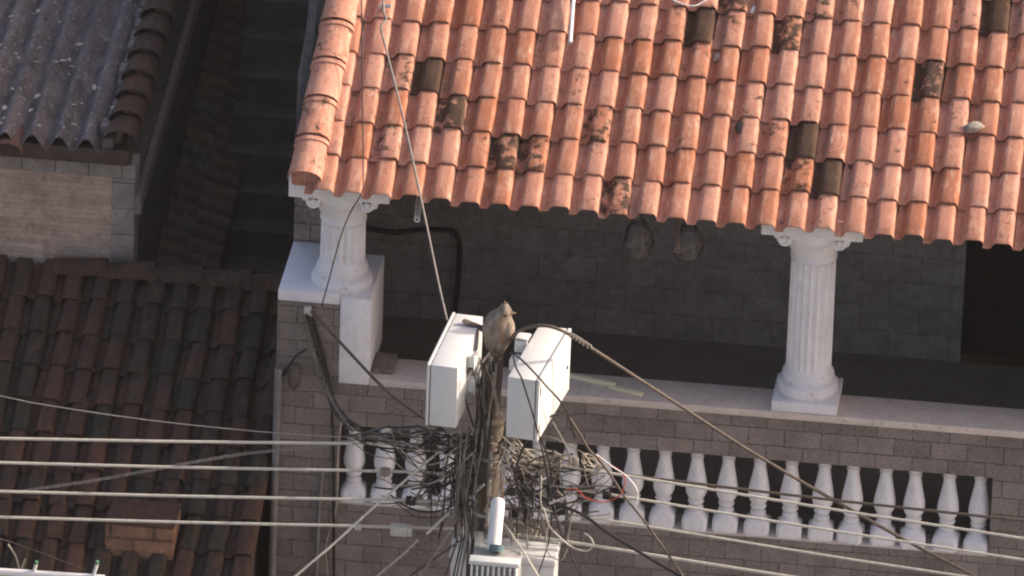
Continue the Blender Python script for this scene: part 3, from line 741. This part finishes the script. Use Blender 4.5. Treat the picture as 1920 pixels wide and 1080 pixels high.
# cables on the corner of the house
cable('corner_cable', [(572, 574, -.02), (590, 590, -.05), (650, 655, -.3), (720, 728, -.8), (775, 770, -1.3), (820, 800, -1.6)], .011, M_BROWNC, 'thick cable stretched from the house corner down to the pole beneath the left cabinet')
cable('corner_cable', [(585, 590, -.02), (600, 640, -.03), (612, 690, -.03), (620, 740, -.03), (625, 840, -.03), (626, 1090, -.03)], .010, M_BLACK, 'black cable hanging down the stone wall left of the balusters')
twisted('twisted_cable', [(572, 590, -.03), (582, 640, -.05), (594, 690, -.05), (605, 720, -.05), (640, 775, -.2), (665, 800, -.4)], .005, .008, 12, M_GREYC, 'twisted grey cable pair hanging from the house corner over the stone wall')
for i in range(5):
    dx = rnd.uniform(-6, 10); q_ = [(572+dx*.5, 585+rnd.uniform(0, 8), -.04), (588+dx, 640, -.05), (606+dx*.8, 700, -.05), (628+dx, 760+rnd.uniform(-10, 10), -.15), (668+dx*2, 808, -.5)]
    twisted('bundle_cable', q_, .0045, .006, rnd.uniform(6, 14), [M_BLACK, M_BROWNC, M_BLACK, M_GREYC, M_BROWNC][i], 'thin twisted dark cable in the ragged bundle hanging from the stone corner', 'ragged cable bundle on the house corner')
cable('corner_cable', [(575, 655, -.02), (555, 668, -.04), (540, 690, -.03), (530, 705, -.02)], .008, M_BLACK, 'short black cable curving on the stone wall under the house corner')
cable('corner_cable', [(605, 880, -.03), (598, 960, -.03), (592, 1090, -.03)], .014, M_GPIPE, 'grey cable conduit low on the stone wall beside the balusters')
cable('thin_wire', [(640, 790, -.02), (633, 860, -.03), (631, 950, -.03), (612, 1020, -.03), (615, 1090, -.03)], .006, M_TANC, 'tan wire hanging along the left edge of the baluster opening', 'wire')
cable('wall_cable', [(688, 428, 2.97), (740, 436, 2.97), (790, 431, 2.97), (840, 432, 2.97), (857, 440, 2.97), (862, 470, 2.97), (858, 540, 2.97), (850, 600, 2.97)], .02, M_BLACK, 'black cable bent at a right angle on the shaded veranda wall')
# faint lines over the dark roof
cable('thin_wire', [(-20, 738, -2.0), (65, 756, -2.0), (280, 788, -1.95), (520, 812, -1.9), (700, 820, -1.8), (860, 805, -1.7)], .0042, M_GREYC, 'thin grey wire crossing the dark roof above the four pale wires', 'wire')
twisted('thin_wire', [(40, 921, -1.9), (180, 900, -1.9), (300, 878, -1.9), (450, 852, -1.85), (600, 836, -1.8), (760, 806, -1.7), (860, 790, -1.65)], .0032, .008, 14, M_GREYC, 'loosely twisted grey wires rising rightward across the dark roof', strands=3, cat='wire')
cable('thin_wire', [(0, 1010, -2.3), (60, 1030, -2.3), (160, 1068, -2.3)], .004, M_BROWNC, 'thin brown wire at the bottom left corner over the dark roof', 'wire')
cable('thin_wire', [(15, 1020, -2.4), (30, 1045, -2.4), (36, 1075, -2.4), (28, 1095, -2.4)], .006, M_TANC, 'tan wire hooked at the bottom left corner beside the white pipe', 'wire')
# bundles on the upper pole
for i in range(9):
    x = 905+rnd.uniform(-4, 14); e = 830+rnd.uniform(0, 55)
    cable('pole_cable', [(x+6, 682+rnd.uniform(-8, 8), -1.68), (x+rnd.uniform(-4, 4), 740, -1.72), (x-14+rnd.uniform(-7, 5), 840, -1.78), (x-32+rnd.uniform(-12, 12), 930, -1.85), ((x+e)/2-10, 1010, -2.15), (e, 1090, -2.25)], rnd.choice([.005, .006, .008]), rnd.choice([M_BLACK, M_BLACK, M_BROWNC, M_GREYC]),
          'dark cable hanging in the bundle left of the pole shaft', 'cable', 'cables hanging down the pole')
G4 = 'twisted cable ends by the upper pole'
for i, (pts, lab) in enumerate([
    ([(918, 662, -1.75), (905, 678, -1.8), (890, 688, -1.85), (876, 702, -1.9)], 'twisted cream cable between bird and left cabinet, upper of two'),
    ([(900, 680, -1.8), (884, 692, -1.85), (874, 708, -1.9), (868, 720, -1.9)], 'twisted cream cable between bird and left cabinet, lower of two'),
    ([(921, 668, -1.75), (923, 700, -1.75), (926, 735, -1.74), (933, 762, -1.73), (931, 780, -1.72)], 'wavy cream cable running down the front of the upper pole'),
    ([(918, 672, -1.76), (912, 700, -1.76), (905, 735, -1.76), (897, 760, -1.76)], 'twisted pale cable running down beside the upper pole')]):
    twisted('twisted_cable', pts, .0045, .0065, 5, [M_TANC, M_TANC, M_PALEC, M_GREYC][i], lab, G4)
cable('box_cable', [(885, 680, -1.9), (872, 715, -1.95), (872, 745, -1.95), (880, 775, -1.9), (888, 800, -1.85)], .007, M_BLACK, 'black cable looping down the right side of the left cabinet')
cable('box_cable', [(962, 668, -2.0), (968, 690, -2.28), (980, 715, -2.3), (1003, 790, -2.3), (1018, 850, -2.1), (1032, 920, -1.95), (1052, 1000, -1.95), (1095, 1092, -2.0)], .0062, M_BLACK, 'black cable crossing the front face of the right cabinet')
cable('box_cable', [(958, 662, -2.0), (975, 672, -2.22), (1003, 700, -2.28), (1028, 728, -2.2), (1050, 752, -2.1), (1066, 780, -1.95), (1078, 822, -1.9)], .0068, M_BLACK, 'black cable crossing the lit door of the right cabinet')
cable('loop_cable', [(1062, 776, -1.9), (1085, 810, -1.9), (1103, 841, -1.9), (1128, 868, -1.9), (1149, 897, -1.92), (1168, 927, -1.95), (1204, 972, -2.0), (1250, 1036, -2.1), (1290, 1095, -2.2)], .0085, M_BROWNC, 'brown cable dropping from under the right cabinet to the lower right')
cable('loop_cable', [(1075, 775, -1.85), (1048, 776, -1.9), (1025, 784, -1.95), (1002, 800, -1.95), (979, 844, -1.95), (967, 886, -1.95), (974, 910, -1.95), (1000, 921, -1.95), (1024, 912, -1.92), (1034, 890, -1.9), (1028, 860, -1.88), (1012, 815, -1.85)], .0075, M_BLACK, 'black cable in a wide loop beneath the right cabinet')
cable('loop_cable', [(1035, 790, -1.9), (1052, 820, -1.9), (1066, 848, -1.88), (1070, 870, -1.85)], .0065, M_GREYC, 'grey cable dropping behind the right cabinet towards the wire clamps')
cable('red_wire', [(1118, 855, -1.9), (1145, 872, -1.93), (1166, 887, -1.95), (1172, 904, -1.95), (1160, 930, -1.95), (1132, 941, -1.95), (1099, 933, -1.93), (1080, 917, -1.9), (1060, 919, -1.88)], .0042, M_REDC, 'red wire looping over the white balusters right of the pole', 'wire')
cable('white_wire', [(1118, 852, -1.92), (1150, 876, -1.95), (1175, 893, -1.97), (1193, 916, -1.98), (1195, 936, -1.98), (1185, 958, -1.97), (1171, 974, -1.95)], .0045, M_WHITEC, 'white wire looping over the balusters beside the red wire', 'wire')
cable('pale_wire', [(1015, 891, -1.92), (1014, 941, -1.95), (1021, 958, -1.97), (1030, 986, -2.0), (1050, 1008, -2.0), (1075, 1027, -2.0), (1100, 1033, -2.0), (1112, 1022, -2.0), (1107, 1008, -2.0), (1096, 1000, -1.98)], .0058, M_PALEC, 'cream wire hanging in a long curve right of the street lamp', 'wire')
cable('pale_wire', [(945, 982, -1.95), (965, 1010, -2.2), (985, 1040, -2.35), (1018, 1095, -2.4)], .0072, M_PALEC, 'cream wire slanting over the lid of the lower cabinet', 'wire')
cable('thick_cable', [(1005, 930, -1.85), (1030, 942, -1.9), (1088, 963, -1.95), (1149, 1005, -2.0), (1232, 1055, -2.1), (1300, 1095, -2.2)], .011, M_BLACK, 'thick black cable running from the clamps down to the right')
cable('thin_wire', [(1030, 975, -2.0), (1024, 1010, -2.05), (1030, 1040, -2.1), (1052, 1050, -2.1), (1064, 1030, -2.1)], .004, M_TANC, 'thin tan wire curled beside the lid of the lower cabinet', 'wire')
cable('orange_wire', [(938, 890, -1.85), (941, 915, -1.9), (944, 940, -1.95), (941, 975, -2.1), (939, 1010, -2.25)], .0055, mottled('orange_cable', (0.45, 0.22, 0.11), (0.52, 0.28, 0.15), 20, bmp=.05), 'orange wire running down beside the rounded lamp arm', 'wire')
cable('pale_wire', [(920, 905, -1.85), (914, 925, -1.85), (916, 940, -1.85), (908, 960, -1.85)], .006, M_TANC, 'short tan wire end dangling in front of the pole shaft', 'wire')
for i, (a, b) in enumerate([((905, 985), (760, 1086)), ((1035, 960), (1005, 1090)), ((1000, 940), (975, 1010))]):
    cable('thin_wire', [(*a, -1.9), ((a[0]+b[0])/2+8, (a[1]+b[1])/2-6, -2.0), (*b, -2.2)], .0048, M_BLACK, ['thin black wire from the pole to the bottom edge left of the lower cabinet', 'thin black wire dropping in front of the right end of the lower cabinet', 'short thin black wire between the clamps and the lamp'][i], 'wire')

# connectors clamped on the wires
GC = 'clamps on the line wires'
def clamp(px, py, Y, s, material, label):
    o = P(px, py, Y); c = MB()
    c.box((o.x-.028*s, o.y-.022, o.z-.022*s), (o.x-.004*s, o.y+.022, o.z+.022*s), .005); c.box((o.x+.004*s, o.y-.022, o.z-.022*s), (o.x+.028*s, o.y+.022, o.z+.022*s), .005)
    c.box((o.x-.005*s, o.y-.012, o.z-.03*s), (o.x+.005*s, o.y+.012, o.z+.03*s), .002)
    tag(c.build('wire_clamp', material, None, 40, o), label, 'wire clamp', GC)
for (px, py, Y, s, M_, lab) in [(752, 834, -1.78, 1, M_GALV, 'metal clamp on the uppermost pale wire left of the pole'), (722, 885, -1.8, 1.2, M_OLDPVC, 'brown clamp on the second pale wire over a left baluster'),
        (770, 939, -1.8, 1.2, M_BLACK, 'black clamp on the third pale wire left of the pole'), (672, 988, -1.8, .8, M_GALV, 'small metal clamp on the lowest pale wire'), (1075, 865, -1.8, 1.2, M_TANC, 'tan clamp gripping cables right of the pole'),
        (1138, 929, -1.83, 1, M_BLACK, 'black clamp by the red wire loop'), (1048, 955, -1.8, 1.5, M_BLACK, 'large black clamp right of the lamp arm'), (962, 963, -1.8, 1, M_BLACK, 'small black clamp just right of the lamp arm'),
        (1035, 925, -1.82, 1.2, M_SEAL, 'dark clamp in front of the balusters right of the pole'), (958, 922, -1.8, 1, M_SEAL, 'dark clamp close to the pole above the lamp arm'), (860, 890, -1.75, 1, M_GALV, 'metal clamp on the second pale wire nearest the pole')]:
    clamp(px, py, Y, s, M_, lab)
o = P(752, 993, -1.8); c = MB(); c.box((o.x-.07, o.y-.03, o.z-.04), (o.x+.045, o.y+.03, o.z+.035), .008); c.box((o.x+.046, o.y-.028, o.z-.035), (o.x+.075, o.y+.028, o.z+.032), .004)
tag(c.build('wire_connector', M_PALEC, None, 40, o), 'pale plastic connector box on the lowest pale wire', 'connector')
o = P(1030, 940, -2.0); c = MB(); c.tube([P(1030, 944, -2.0), P(1064, 931, -2.0)], .009, 8); tag(c.build('cable_sleeve', M_PALEC, None, 50, o), 'short pale sleeve lying across the black clamp right of the lamp', 'cable sleeve')
# insulator rack on the pole
rk = thing('insulator_rack', 'steel rack with spool insulators bolted to the pole behind the tangle', 'insulator rack', P(920, 1000, -1.70))
b_ = MB(); a_, z_ = P(922, 820, -1.72), P(912, 1010, -1.72); b_.tube([a_, z_], .014, 8); b_.build('bar', M_GALV, rk, 40)
for yy in (836, 888, 941, 992):
    c = P(925-(yy-820)*.05, yy, -1.76); s_ = MB(); s_.lathe([(.018, -.035), (.032, -.03), (.032, -.012), (.02, -.004), (.02, .004), (.032, .012), (.032, .03), (.018, .035)], c, 14); s_.build('spool', M_OLDPVC, rk, 40)

# tangle of loose wires (uncountable): sagging strands, hanging ends and coils round the pole
def tangle(name, material, spec, rad, label, seed):
    q = random.Random(seed); c = MB()
    for kind, n, ax, bx, ay, by in spec:
        for i in range(n):
            Y0 = q.uniform(-1.86, -1.72); pts = []; rr = q.uniform(*rad)
            if kind == 'sag':          # from the pole side out to a clamp
                x0, y0, x1, y1 = q.uniform(*ax), q.uniform(*ay), q.uniform(*bx), q.uniform(*by)
                sg = q.choice([-14, 8, 14, 22, 34, 48])*q.uniform(.5, 1.2)
                for k in range(6):
                    t = k/5; pts.append(P(x0+(x1-x0)*t+q.uniform(-3, 3), y0+(y1-y0)*t+sg*4*t*(1-t)+q.uniform(-3, 3), Y0+.05*math.sin(3*t)+q.uniform(-.01, .01)))
            elif kind == 'hang':       # loose end dangling
                x, y = q.uniform(*ax), q.uniform(*ay); ln = q.uniform(*by); dr = q.uniform(*bx); ph = q.uniform(0, 6)
                for k in range(5):
                    t = k/4; pts.append(P(x+dr*t+5*math.sin(ph+3*t), y+ln*t, Y0-.1*t))
            elif kind == 'coil':
                x, y = q.uniform(*ax), q.uniform(*ay); a0 = q.uniform(0, 6.3); rx_, ry_ = q.uniform(*bx), q.uniform(*by)
                for k in range(10):
                    a = a0+k*.62; pts.append(P(x+rx_*math.cos(a)+k*.7, y+ry_*math.sin(a), Y0+.02*math.sin(a*2)))
            elif kind == 'wrap':       # round the right flank of the pole
                y = q.uniform(*ay); x = q.uniform(*ax)
                for k, (dx, dy, dY) in enumerate(((0, 0, 0), (12, -4, .02), (24, -14, .04), (34, -30, .04), (38, -48, .0))):
                    pts.append(P(x+dx+q.uniform(-2, 2), y+dy*q.uniform(.8, 1.2), -1.74+dY))
            c.tube(smoothpath(pts, 5), rr*.84, 6)
    tag(c.build(name, material, None, 60), label, 'cable tangle', kind='stuff')
SP_L = lambda n: ('sag', n, (884, 902), (700, 880), (800, 960), (812, 950))
SP_R = lambda n: ('sag', n, (934, 965), (985, 1165), (812, 960), (838, 965))
tangle('cable_tangle', M_BLACK, [SP_L(15), SP_R(11), ('hang', 11, (800, 898), (-34, 12), (795, 900), (60, 170)), ('hang', 10, (955, 1060), (-14, 22), (850, 950), (50, 130)), ('coil', 6, (800, 875), (9, 24), (830, 930), (12, 34)), ('sag', 5, (640, 800), (800, 890), (800, 845), (800, 850)), ('hang', 7, (885, 925), (-12, 6), (668, 720), (70, 150))], (.003, .0085), 'mess of black wires around the pole below the white cabinets', 3)
tangle('cable_tangle', M_BROWNC, [SP_L(10), SP_R(15), ('hang', 7, (800, 905), (-34, 8), (790, 870), (60, 190)), ('coil', 4, (950, 1020), (10, 24), (840, 920), (12, 28)), ('wrap', 9, (915, 930), 0, (835, 880), 0), ('sag', 6, (640, 790), (800, 880), (798, 830), (800, 840)), ('hang', 4, (885, 925), (-10, 8), (668, 720), (60, 130))], (.0035, .0085), 'mess of brown wires around the pole below the white cabinets', 5)
tangle('cable_tangle', M_TANC, [('sag', 13, (948, 985), (1050, 1072), (822, 872), (852, 868)), ('sag', 9, (1088, 1098), (1112, 1132), (848, 885), (860, 890)), ('sag', 11, (960, 1000), (1020, 1080), (868, 905), (862, 900)), SP_R(9), SP_L(8), ('wrap', 5, (918, 934), 0, (830, 870), 0), ('hang', 8, (928, 950), (-8, 10), (840, 880), (30, 70)), ('sag', 8, (945, 965), (985, 1012), (985, 1000), (985, 1003)), ('sag', 4, (700, 780), (820, 870), (815, 845), (815, 850)), ('hang', 4, (888, 926), (-8, 8), (668, 710), (40, 110))], (.0035, .0085), 'mess of tan wires right of the pole below the cabinets', 9)
tangle('cable_tangle', M_GREYC, [SP_R(11), SP_L(10), ('hang', 10, (868, 905), (-30, -6), (770, 830), (90, 240)), ('coil', 4, (820, 880), (10, 22), (860, 920), (14, 30)), ('hang', 6, (940, 1080), (-10, 24), (930, 970), (40, 100)), ('sag', 6, (630, 760), (780, 880), (800, 830), (800, 840)), ('hang', 5, (885, 925), (-10, 8), (668, 720), (60, 140))], (.003, .007), 'mess of grey wires around the pole shaft', 11)
GS = 'black cable splices around the pole'
for (px, py, w_, h_, lab) in [(812, 862, 26, 52, 'tall black cable splice hanging left of the pole under the left cabinet'), (816, 912, 20, 34, 'black cable splice hanging over the balusters below the taller one'), (868, 868, 34, 40, 'wide black splice close to the left flank of the pole'),
                              (984, 915, 22, 44, 'dark cable splice hanging right of the pole above the lamp'), (987, 968, 14, 40, 'narrow dark splice hanging right of the rounded lamp arm')]:
    o = P(px, py, -1.72); c = MB(); a_ = w_/PXM/2; b2 = h_/247/2
    rings = []
    for zz, k in ((b2, .2), (b2*.9, .6), (b2*.6, .95), (0, 1), (-b2*.6, .9), (-b2*.92, .55), (-b2, .2)):
        rings.append([o+Vector((a_*k*math.cos(2*math.pi*j/12)+.006*math.sin(9*zz*30), .035*k*math.sin(2*math.pi*j/12), zz)) for j in range(12)])
    c.rings(rings); tag(c.build('cable_splice', M_BLACK, None, 50, o), lab, 'cable splice', GS)

# ================================================================== SMALL THINGS
def pipe(name, a, b, r_, material, label, cat='pipe'):
    c = MB(); a = Vector(a); b = Vector(b); d = (b-a).normalized(); s = d.cross(Vector((.2, .3, .9))).normalized(); u = d.cross(s); rings = []
    for rr, p in ((r_*.7, a+d*.02), (r_*.7, a), (r_, a), (r_, b), (r_*.7, b), (r_*.7, b-d*.06)):
        rings.append([p+s*rr*math.cos(2*math.pi*j/14)+u*rr*math.sin(2*math.pi*j/14) for j in range(14)])
    c.rings(rings); return tag(c.build(name, material, None, 40, a), label, cat)
ra = PP(1069, 80, RO+RN*.105, RN); rb2 = PP(1074, 10, RO+RN*.105, RN); rb2 = rb2+(rb2-ra)*1.6
pipe('roof_pipe', rb2, ra, .014, M_PVC, 'thin white pipe lying on the red tiles at the top edge')
pipe('spout_pipe', P(786, 372, .25), P(782, 412, -.08), .021, M_PVC, 'white drain pipe poking out beneath the eave beside the left column')
pipe('spout_pipe', P(1270, 412, .2), P(1270, 470, -.12), .019, M_OLDPVC, 'brown drain pipe poking out beneath the eave between hanging bags')
pipe('drain_pipe', P(522, 690, -.05), P(503, 1300, -.05), .026, M_GPIPE, 'grey drain pipe standing at the left corner of the stone wall')
def rock(px, py, sx, sy, material, label, seed, lift=.02, name='roof_stone'):
    q = random.Random(seed); o = PP(px, py, RO+RN*lift, RN); b = bmesh.new(); bmesh.ops.create_icosphere(b, subdivisions=3, radius=1)
    for v in b.verts:
        n = v.co.normalized(); d = 1+.22*math.sin(3.1*n.x+seed)+.18*math.sin(4.3*n.y+seed*2)+.13*math.sin(5.7*n.z+seed*1.7)
        v.co = Vector((n.x*sx*d, n.y*sy*d, n.z*min(sx, sy)*.7*d))
    c = MB(); c.bm(b, Matrix.Translation(o) @ Matrix.Rotation(BETA, 4, 'X') @ Matrix.Rotation(q.uniform(-.4, .4), 4, 'Z'))
    return tag(c.build(name, material, None, 50, o), label, 'stone', 'stones on the roof')
rock(1828, 238, .085, .032, M_ROCK, 'large oblong grey stone lying on the right part of the roof', 2, .075)
rock(1349, 108, .036, .042, M_ROCK, 'dark grey stone in a tile channel near the top of the roof', 5)
rock(1412, 19, .022, .028, M_PVC, 'pale stone chip close to the top edge of the roof', 8)
rock(1716, 294, .024, .026, M_ROCK, 'small pale stone between tiles right of the stained tiles', 11)
o_ = PP(1388, 240, RO+RN*.045, RN); c = MB(); n_ = 14  # added black disc, its colour giving the darkness of a missing tile piece
c.rings([[o_+RN*hh+X1*(.036*sc*math.cos(2*math.pi*j/n_)*(1+.15*math.sin(3*j)))+RS*(.056*sc*math.sin(2*math.pi*j/n_)*(1+.1*math.cos(2*j))) for j in range(n_)] for hh, sc in ((0, 1), (.008, .95), (.012, .7))])
tag(c.build('hole_disc', M_BLACK, None, 50, o_), 'small black disc in a tile channel at mid roof, standing for a broken hole', 'dark hole')
# thin white wire on the roof at the top edge
q_ = [PP(x, y, RO+RN*.075, RN) for x, y in ((1252, -6), (1275, 6), (1300, 11), (1320, 3), (1335, -8))]
cable('thin_wire', q_, .005, M_WHITEC, 'white wire looping into view on the tiles at the top edge', 'wire', raw=True)
# roof bracket holding the wire
o_ = PP(720, 14, RO+RN*.09, RN); c = MB(); c.tube([o_-RN*.08, o_+RN*.03], .012, 8); c.tube([o_+RN*.01+X1*-.03, o_+RN*.02+X1*.05], .014, 8)
tag(c.build('wire_hook', M_GALV, None, 40, o_), 'grey metal hook on the roof tiles holding the wire', 'hook')
# hanging plastic bags
def bag(px, py, Y, s, label):
    o = P(px, py, Y); c = MB(); rings = []
    for t, r_ in ((0, .012), (.03, .018), (.06, .045), (.12, .075), (.19, .088), (.25, .08), (.29, .05), (.305, .01)):
        rings.append([o+Vector((r_*s*math.cos(2*math.pi*j/18)*(1+.16*math.sin(1.05*j+t*9)+.1*math.sin(2.1*j-t*31)), r_*s*math.sin(2*math.pi*j/18)*(1+.16*math.cos(1.4*j+t*14)), -t*s)) for j in range(18)])
    c.rings(rings); c.tube([o+Vector((0, 0, .25)), o], .004, 6)
    return tag(c.build('plastic_bag', M_BAG, None, 60, o), label, 'plastic bag', 'bags hanging under the eave')
bag(1197, 400, .30, 1.15, 'crumpled dark plastic bag hanging under the eave, farther left of two')
bag(1292, 408, .30, 1.1, 'crumpled dark plastic bag hanging behind the brown drain pipe under the eave')
# batten on the ledge, loose stone slab beside the pier
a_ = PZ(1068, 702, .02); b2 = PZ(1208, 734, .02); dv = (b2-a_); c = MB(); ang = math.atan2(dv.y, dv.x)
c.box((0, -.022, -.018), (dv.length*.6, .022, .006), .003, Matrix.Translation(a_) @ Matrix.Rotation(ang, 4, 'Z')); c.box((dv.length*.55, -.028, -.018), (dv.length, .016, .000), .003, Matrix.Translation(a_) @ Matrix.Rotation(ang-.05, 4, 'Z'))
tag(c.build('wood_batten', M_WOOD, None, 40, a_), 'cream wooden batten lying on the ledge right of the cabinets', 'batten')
a_ = PZ(720, 683, .012); c = MB(); c.box((-.065, -.13, -.01), (.075, .14, .022), .006, Matrix.Translation(a_)); tag(c.build('stone_slab', M_STONE, None, 40, a_), 'loose grey stone slab lying on the ledge beside the white pier', 'stone slab')
# small round fitting on the corner
o = P(552, 690, -.03); c = MB(); c.lathe([(.004, .03), (.02, .027), (.032, .018), (.036, .006), (.036, 0), (.03, -.003)], o, 18)
wl_ = thing('wall_fitting', 'small brown round-bodied fitting with a pale cap on the stone corner wall', 'wall fitting', o)
c.build('cap', M_BROWNC, wl_, 40); c = MB(); c.lathe([(.028, -.004), (.038, -.03), (.042, -.09), (.036, -.14), (.015, -.16)], o, 18); c.build('body', M_BROWNC, wl_, 40)
# hook clip where cables leave the corner
o = P(578, 580, -.03); c = MB(); c.box((o.x-.03, o.y-.02, o.z-.03), (o.x+.02, o.y+.03, o.z+.02), .008); c.tube([o+Vector((0, -.02, 0)), o+Vector((.01, -.05, -.01)), o+Vector((.03, -.03, -.03))], .008, 8)
tag(c.build('cable_anchor', M_GALV, None, 40, o), 'steel cable anchor fixed at the top of the stone house corner', 'cable anchor')
# crossarm with two insulators at the bottom left corner
xa = P(-40, 1084, -3.0); xb = P(196, 1085, -3.0)
cr = thing('crossarm', 'white crossarm with two green-tipped pins at the bottom left corner', 'crossarm', xa)
c = MB(); c.tube([xa-Vector((3, 0, 0)), xb], .026, 12); c.build('bar', M_PVC, cr, 40)
for px_ in (62, 176):
    a_ = P(px_, 1076, -3.0); b2 = P(px_+6, 1058, -3.0); c = MB(); c.tube([a_, b2], .011, 10); pn = c.build('pin', M_PVC, cr, 40)
    c = MB(); c.tube([b2, P(px_+7, 1052, -3.0)], .011, 10); c.build('tip', mottled('green_plastic', (0.10, 0.22, 0.12), (0.16, 0.3, 0.18), 12), pn, 40)

# ================================================================== AIR
hz = MB(); lo_, hi_ = Vector((-60, CAMLOC.y-5, -5.5)), Vector((60, 20, CAMLOC.z+4)); hz.box(lo_, hi_)
Mh = bpy.data.materials.new('thin_haze'); Mh.use_nodes = True; th_ = Mh.node_tree
th_.nodes.remove(th_.nodes['Principled BSDF']); pv = th_.nodes.new('ShaderNodeVolumePrincipled')
pv.inputs['Color'].default_value = (0.92, 0.90, 0.90, 1); pv.inputs['Density'].default_value = 0.00014
th_.links.new(pv.outputs[0], th_.nodes['Material Output'].inputs['Volume'])
tag(hz.build('haze', Mh), 'thin warm haze in the air between the viewer and the houses', 'haze', kind='stuff')
